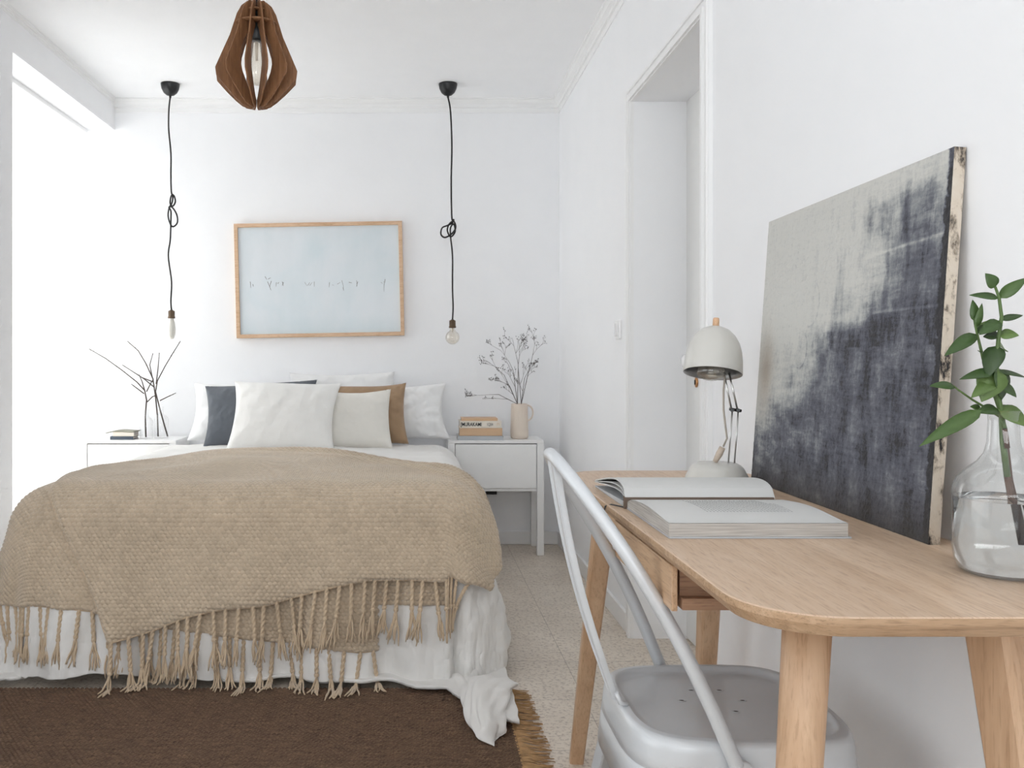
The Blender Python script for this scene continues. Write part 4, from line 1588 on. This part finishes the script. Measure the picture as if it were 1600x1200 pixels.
t = NT('blue_grey_oil_paint')
at1 = t.n('ShaderNodeAttribute'); at1.attribute_name = 'dark'
at2 = t.n('ShaderNodeAttribute'); at2.attribute_name = 'warm'
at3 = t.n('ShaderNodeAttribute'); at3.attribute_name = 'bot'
v = t.coords((1, 1, 1))
vs_ = t.coords((1, 6, 1)); vz_ = t.coords((1, 1, 6))
a = t.noise(t.coords((1, 1, 5)), 26, 6, .7, .5)
b = t.noise(t.coords((1, 5, 1)), 26, 6, .7, .5)
f_ = t.noise(v, 120, 5, .8)
sc_ = t.math('ADD', t.math('MULTIPLY', t.math('SUBTRACT', a, .5), .55), t.math('MULTIPLY', t.math('SUBTRACT', b, .5), .45))
sc_ = t.math('ADD', sc_, t.math('MULTIPLY', t.math('SUBTRACT', f_, .5), .55))
dd = t.math('ADD', at1.outputs['Fac'], sc_)
c = t.ramp(dd, [(.02, srgb(206, 205, 200)), (.30, srgb(178, 179, 177)), (.52, srgb(134, 137, 141)), (.72, srgb(96, 98, 108)), (.88, srgb(70, 72, 84)), (1.0, srgb(38, 38, 42))])
c = t.mix(t.math('MULTIPLY', at2.outputs['Fac'], .55), c, srgb(150, 128, 104))
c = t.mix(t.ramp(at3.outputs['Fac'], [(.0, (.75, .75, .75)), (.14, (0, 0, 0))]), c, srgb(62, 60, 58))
t.set(Base_Color=c, Roughness=.55)
t.bump(t.math('ADD', f_, sc_), .5, .0025)
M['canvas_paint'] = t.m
t = NT('raw_canvas_edge')
v = t.coords()
a = t.noise(t.coords((1, 1, .5)), 45, 5, .7, .4)
c = t.ramp(a, [(.36, srgb(40, 38, 40)), (.42, srgb(150, 138, 124)), (.5, srgb(206, 194, 178)), (.7, srgb(214, 204, 190))])
t.set(Base_Color=c, Roughness=.9)
M['canvas_edge'] = t.m
canvas()

# ------------------------------------------------------------------ open book on the desk
def open_book():
    X0, X1 = .369, .632
    Y0, YS_, Y1 = 1.279, 1.535, 1.80
    r = thing('open_book', ((X0 + X1) / 2, YS_, DZT), 'large open book with grey pages lying face up on the desk', 'book')
    z = DZT + .0004
    c = MB()
    c.box(X0 + .0, X1 + .002, Y0 - .002, YS_ - .004, z, z + .0022)
    # far cover flares up a little from the desk to the spine
    c.prism([(YS_ - .004, z), (Y1, z), (Y1, z + .0022), (YS_ + .012, z + .010), (YS_ + .002, z + .010)], lambda q: (X0, q[0], q[1]), lambda q: (X1, q[0], q[1]))
    c.build('cover', M['cover_grey'], r)

    # near page block: profile in (y, z), extruded along x
    n = 26
    top = []
    for i in range(n + 1):
        f = i / n
        y = Y0 + (YS_ - Y0) * f
        zz = z + .0215 + .0065 * math.sin(PI * min(1, f * 1.0)) ** 1.5 - .004 * f
        if f > .9: zz -= (f - .9) / .1 * .007
        top.append((y, zz))
    poly = [(Y0, z + .0024)] + top + [(YS_, z + .0024)]
    mb = MB()
    x1 = X1 - .002
    slx = .010
    mb.prism(poly, lambda q: (X0 + .001 + slx * 0, q[0], q[1]), lambda q: (x1, q[0], q[1]), smooth=False)
    near = mb.build('near_pages', [M['block']], r)
    # the top leaf with its printed block
    U, V = np.meshgrid(np.linspace(0, 1, 30), np.linspace(0, 1, 27), indexing='ij')
    ty = np.array([p[0] for p in top]); tz = np.array([p[1] for p in top])
    P = np.stack([X0 + .001 + U * (x1 - X0 - .001), np.interp(V, np.linspace(0, 1, n + 1), ty), np.interp(V, np.linspace(0, 1, n + 1), tz) + .0006], -1)
    leaf = grid_mesh('leaf', P, M['paper'], near)
    tx = MB()
    rr = random.Random(9)
    for row in range(26):
        xx = .450 + row * .0052            # lines of print run towards the spine side
        y = 1.352
        while y < 1.475 - (0 if row < 24 else .05):
            L = rr.uniform(.004, .013)
            zz = float(np.interp(y + L / 2, ty, tz)) + .0009
            tx.add([(xx, y, zz), (xx + .0009, y, zz), (xx + .0009, y + L, zz), (xx, y + L, zz)], [(0, 1, 2, 3)])
            y += L + .0022
    tx.build('print', M['print'], leaf)
    # far pages arching over from the spine
    def arch(h, yend, zlow, th_, y0=YS_):
        pts = []
        for i in range(25):
            f = i / 24
            y = y0 + (yend - y0) * f
            zz = zlow + h * (math.sin(PI * min(1, f ** .55)) ** .9) * (1 - .25 * f) + .004 * (1 - f)
            pts.append((y, max(zz, zlow)))
        up = [(y, zz + th_) for y, zz in pts][::-1]
        return pts + up
    fp = MB()
    for (h, ye, zl, th2) in ((.012, Y1 - .004, z + .010, .0014), (.019, Y1 - .006, z + .011, .0016), (.0265, Y1 - .010, z + .013, .0024)):
        pl = arch(h, ye, zl, th2)
        k = len(pl) // 2
        vs = [(X0 - .002, a, b) for a, b in pl] + [(X1 - .004, a, b) for a, b in pl]
        N = len(pl)
        fs = [tuple((i, i + 1, N - 2 - i, N - 1 - i)) for i in range(k - 1)]
        fs += [tuple((N + i, N + N - 1 - i, N + N - 2 - i, N + i + 1)) for i in range(k - 1)]
        fs += [(i, (i + 1) % N, N + (i + 1) % N, N + i) for i in range(N)]
        fp.add(vs, fs, False)
    o = fp.build('far_pages', M['paper'], r)
    sp = MB()
    sp.prism([(YS_ - .003, z), (YS_ + .006, z), (YS_ + .006, z + .021), (YS_ - .003, z + .019)], lambda q: (X0 - .004, q[0], q[1]), lambda q: (X1 - .006, q[0], q[1]))
    sp.build('spine', M['cover_bind'], r)
    # ribbon marker hanging over the desk edge
    rb = MB()
    p = [Vector((X0 + .0, YS_ + .004, z + .001)), Vector((.352, 1.575, z + .0006)), Vector((.3435, 1.585, z - .004)), Vector((.341, 1.60, z - .03)), Vector((.338, 1.615, z - .055))]
    rb.tube(p, .0013, 6)
    rb.build('ribbon', M['cover_dark'], r)


t = NT('page_block')
v = t.coords((1, 1, 60))
a = t.noise(v, 12, 3)
t.set(Base_Color=t.ramp(a, [(.3, srgb(160, 155, 150)), (.7, srgb(206, 203, 198))]), Roughness=.85)
M['block'] = t.m
M['cover_bind'] = plain('book_binding', srgb(112, 96, 84), .7)
open_book()

# ------------------------------------------------------------------ glass bottle with green stems
VC = Vector((.716, 1.07, DZT))
vb = thing('glass_vase', tuple(VC), 'big clear glass bottle vase of water with green leafy stems, front right on the desk', 'vase')
outp = [(0, .0008), (.040, .0008), (.047, .004), (.052, .014), (.0545, .030), (.0545, .098), (.0535, .106), (.049, .116), (.040, .126), (.028, .136), (.021, .146), (.0175, .160), (.0165, .185), (.0168, .196), (.0185, .1985)]
inp = [(.0155, .1985), (.0150, .185), (.0160, .160), (.0195, .147), (.0265, .137), (.0385, .127), (.0475, .1165), (.0518, .105), (.0525, .092)]
M['vglass'] = glass('vase_glass', (.97, .985, .98), 1.45)
M['vglass2'] = thin_glass('vase_clear_glass', (.965, .975, .972), .05)
MB().lathe(outp, VC, 56).build('body', M['vglass2'], vb)
MB().lathe([(0, .004), (.044, .005), (.0505, .016), (.0530, .031), (.0530, .0915), (.0524, .0922), (.0515, .0915), (0, .0915)], VC, 56).build('water', M['water'] if 'water' in M else glass('water', (.97, .98, .98), 1.33), vb)


def leaf_mesh(mb, p, d, up, L, W, bend=.3, fold=.25):
    d = Vector(d).normalized(); up = Vector(up)
    side = d.cross(up).normalized(); up = side.cross(d).normalized()
    n_ = 8
    cs = []; vs = []
    for i in range(n_ + 1):
        f = i / n_
        w_ = W * (math.sin(PI * min(1, f ** .75)) ** .8) * (1 - .25 * f)
        c = Vector(p) + d * (L * f) + up * (-bend * L * f * f)
        vs += [c - side * w_ + up * (fold * w_), c, c + side * w_ + up * (fold * w_)]
    k = len(vs)
    vs += [q - up * .0007 for q in vs]
    fs = []
    for i in range(n_):
        a = i * 3
        for b in (0, 1):
            fs.append((a + b, a + b + 1, a + b + 4, a + b + 3))
            fs.append((k + a + b, k + a + b + 3, k + a + b + 4, k + a + b + 1))
        fs.append((a, a + 3, k + a + 3, k + a)); fs.append((a + 2, k + a + 2, k + a + 5, a + 5))
    mb.add(vs, fs, True)


t = NT('green_leaf')
v = t.coords()
a = t.noise(v, 25, 3)
oi = t.n('ShaderNodeNewGeometry')
k_ = t.math('ADD', t.math('MULTIPLY', oi.outputs['Random Per Island'], .8), t.math('MULTIPLY', a, .3))
t.set(Base_Color=t.ramp(k_, [(.1, srgb(42, 62, 30)), (.6, srgb(62, 88, 42)), (1.0, srgb(104, 128, 70))]), Roughness=.42, Subsurface_Weight=0.0)
M['leaf'] = t.m
M['stem'] = plain('green_stem', srgb(84, 108, 56), .5, var=.15)
M['stem_b'] = plain('brown_stem', srgb(92, 62, 44), .6, var=.2)


def stem(path, leaves, label, Y=1.07, split=4, r0=.0044):
    pts = [at(x, y, Y + dy) for (x, y, dy) in path]
    rt_ = thing('leafy_stem', tuple(pts[0]), label, 'plant', None)
    n_ = len(pts)
    rad = [r0 * (1 - .65 * i / (n_ - 1)) for i in range(n_)]
    mb = MB()
    mb.m = 0
    mb.tube(pts[:split + 1], rad[:split + 1], 8)
    mb.m = 1
    mb.tube(pts[split:], rad[split:], 8)
    mb.build('stem', [M['stem_b'], M['stem']], rt_)
    lf = MB()
    for (x, y, tx, ty, W, dy, upv) in leaves:
        p = at(x, y, Y + dy[0]); q = at(tx, ty, Y + dy[1])
        dd = q - p
        leaf_mesh(lf, p, dd, upv, dd.length, W * Y / F, bend=.10)
    lf.build('foliage', M['leaf'], rt_)


UF = (0, -.75, .65)
stem([(1592, 848, -.01), (1584, 800, -.008), (1574, 745, -.004), (1567, 690, 0), (1565, 650, 0), (1560, 620, 0), (1557, 575, 0), (1560, 530, 0), (1565, 495, 0), (1561, 465, 0), (1555, 448, 0)],
     [(1555, 449, 1542, 427, 12, (0, -.004), (0, -1, .1)), (1562, 466, 1605, 432, 11, (0, -.01), UF), (1560, 466, 1516, 458, 9, (0, .01), UF),
      (1564, 500, 1600, 490, 7, (0, .0), UF), (1563, 502, 1532, 520, 12, (0, -.01), UF), (1562, 524, 1592, 522, 13, (0, -.012), UF), (1560, 526, 1536, 524, 12, (0, .01), UF),
      (1558, 590, 1520, 618, 13, (0, -.015), (-.3, -.8, .4)), (1559, 600, 1590, 618, 14, (0, -.015), (.3, -.8, .4)), (1559, 540, 1542, 588, 17, (0, -.01), (-.6, -.7, .3)), (1559, 538, 1574, 546, 14, (0, .012), UF),
      (1557, 580, 1503, 588, 10, (0, -.015), UF), (1557, 580, 1608, 586, 6, (0, .01), UF), (1556, 576, 1536, 626, 24, (0, -.012), (-.3, -.9, .2)), (1558, 575, 1570, 625, 22, (0, -.006), (.4, -.85, .2)),
      (1560, 640, 1530, 641, 12, (0, -.02), UF), (1534, 641, 1440, 691, 13, (-.02, -.04), UF), (1560, 638, 1610, 664, 20, (0, -.02), UF), (1562, 645, 1580, 632, 10, (0, .01), UF)],
     'tall green leafy stem rising highest from the glass vase', split=2)
stem([(1604, 858, .012), (1594, 810, .012), (1580, 750, .012), (1573, 690, .010), (1568, 655, .010), (1545, 640, .010), (1520, 625, .012), (1497, 609, .016), (1490, 603, .018)],
     [(1492, 604, 1455, 600, 9, (.018, .01), UF), (1533, 640, 1517, 634, 8, (.01, .01), UF)],
     'thin brown side stem with one green leaf reaching over the canvas', split=4, r0=.0026)
stem([(1574, 700, -.006), (1570, 670, -.006), (1562, 640, .006), (1548, 600, .012), (1536, 560, .014), (1530, 535, .014), (1524, 510, .014), (1522, 500, .014)],
     [(1523, 502, 1522, 468, 9, (.014, .014), (0, -1, 0)), (1524, 512, 1537, 474, 7, (.014, .01), (0, -1, 0)), (1526, 522, 1478, 552, 12, (.014, .0), UF), (1526, 520, 1560, 505, 10, (.014, .0), UF),
      (1533, 550, 1542, 555, 10, (.014, .0), (0, -1, .2)), (1527, 520, 1550, 498, 8, (.014, .02), UF)],
     'shorter green leafy stem on the canvas side of the glass vase', split=1, r0=.0030)

# ------------------------------------------------------------------ rug
rg = thing('rug', (-.6, 1.6, 0), 'dark brown woven rug with a jute fringe on the floor before the bed', 'rug')
RX0, RX1, RY0, RY1 = -1.55, .262, 1.30, 2.645
U, V = np.meshgrid(np.linspace(0, 1, 820), np.linspace(0, 1, 640), indexing='ij')
X = RX0 + U * (RX1 - RX0); Y = RY0 + V * (RY1 - RY0)
X = X + .003 * np.sin(Y * 9) * (U > .9)
WX, WY = .0135, .0092
row = np.floor(Y / WY)
du = (X / WX + .5 * (row % 2)) % 1.0 - .5
dw = (Y / WY) % 1.0 - .5
du = (du + dw * .5 + .5) % 1.0 - .5
Z = .0085 + .0008 * wav(X, Y, .5, 1, 2) + .0065 * (np.clip(1 - (2 * du) ** 2, 0, 1) * np.clip(1 - (2 * dw) ** 2, 0, 1)) ** .6
o = grid_mesh('weave', np.stack([X, Y, Z], -1), M['rug'], rg)
sd = o.modifiers.new('thickness', 'SOLIDIFY'); sd.thickness = .009; sd.offset = -1
fm = MB()
rf = random.Random(2)
y = RY0
while y < RY1:
    L = rf.uniform(.060, .088)
    bend = rf.uniform(-.014, .014)
    z0 = .010
    for k in range(2):
        b2 = bend + rf.uniform(-.006, .006)
        yy = y + rf.uniform(-.002, .002)
        fm.tube([(RX1 - .003, yy, z0), (RX1 + L * .25, yy + b2 * .2, z0 * .9 + .002), (RX1 + L * .6, yy + b2 * .7, .0045 + rf.uniform(0, .003)), (RX1 + L, yy + b2 * 1.5, .003 + rf.uniform(0, .003))], [.0019, .0018, .0016, .0010], 5)
    y += rf.uniform(.0045, .0075)
fr_ = fm.build('fringe', M['jute'], rg)
hm = MB()
y = RY0
while y < RY1:
    hm.ball((RX1 + .001, y, .010), .004, .005, .0045, 6, 5); y += .012
hm.build('hem', M['jute'], rg)
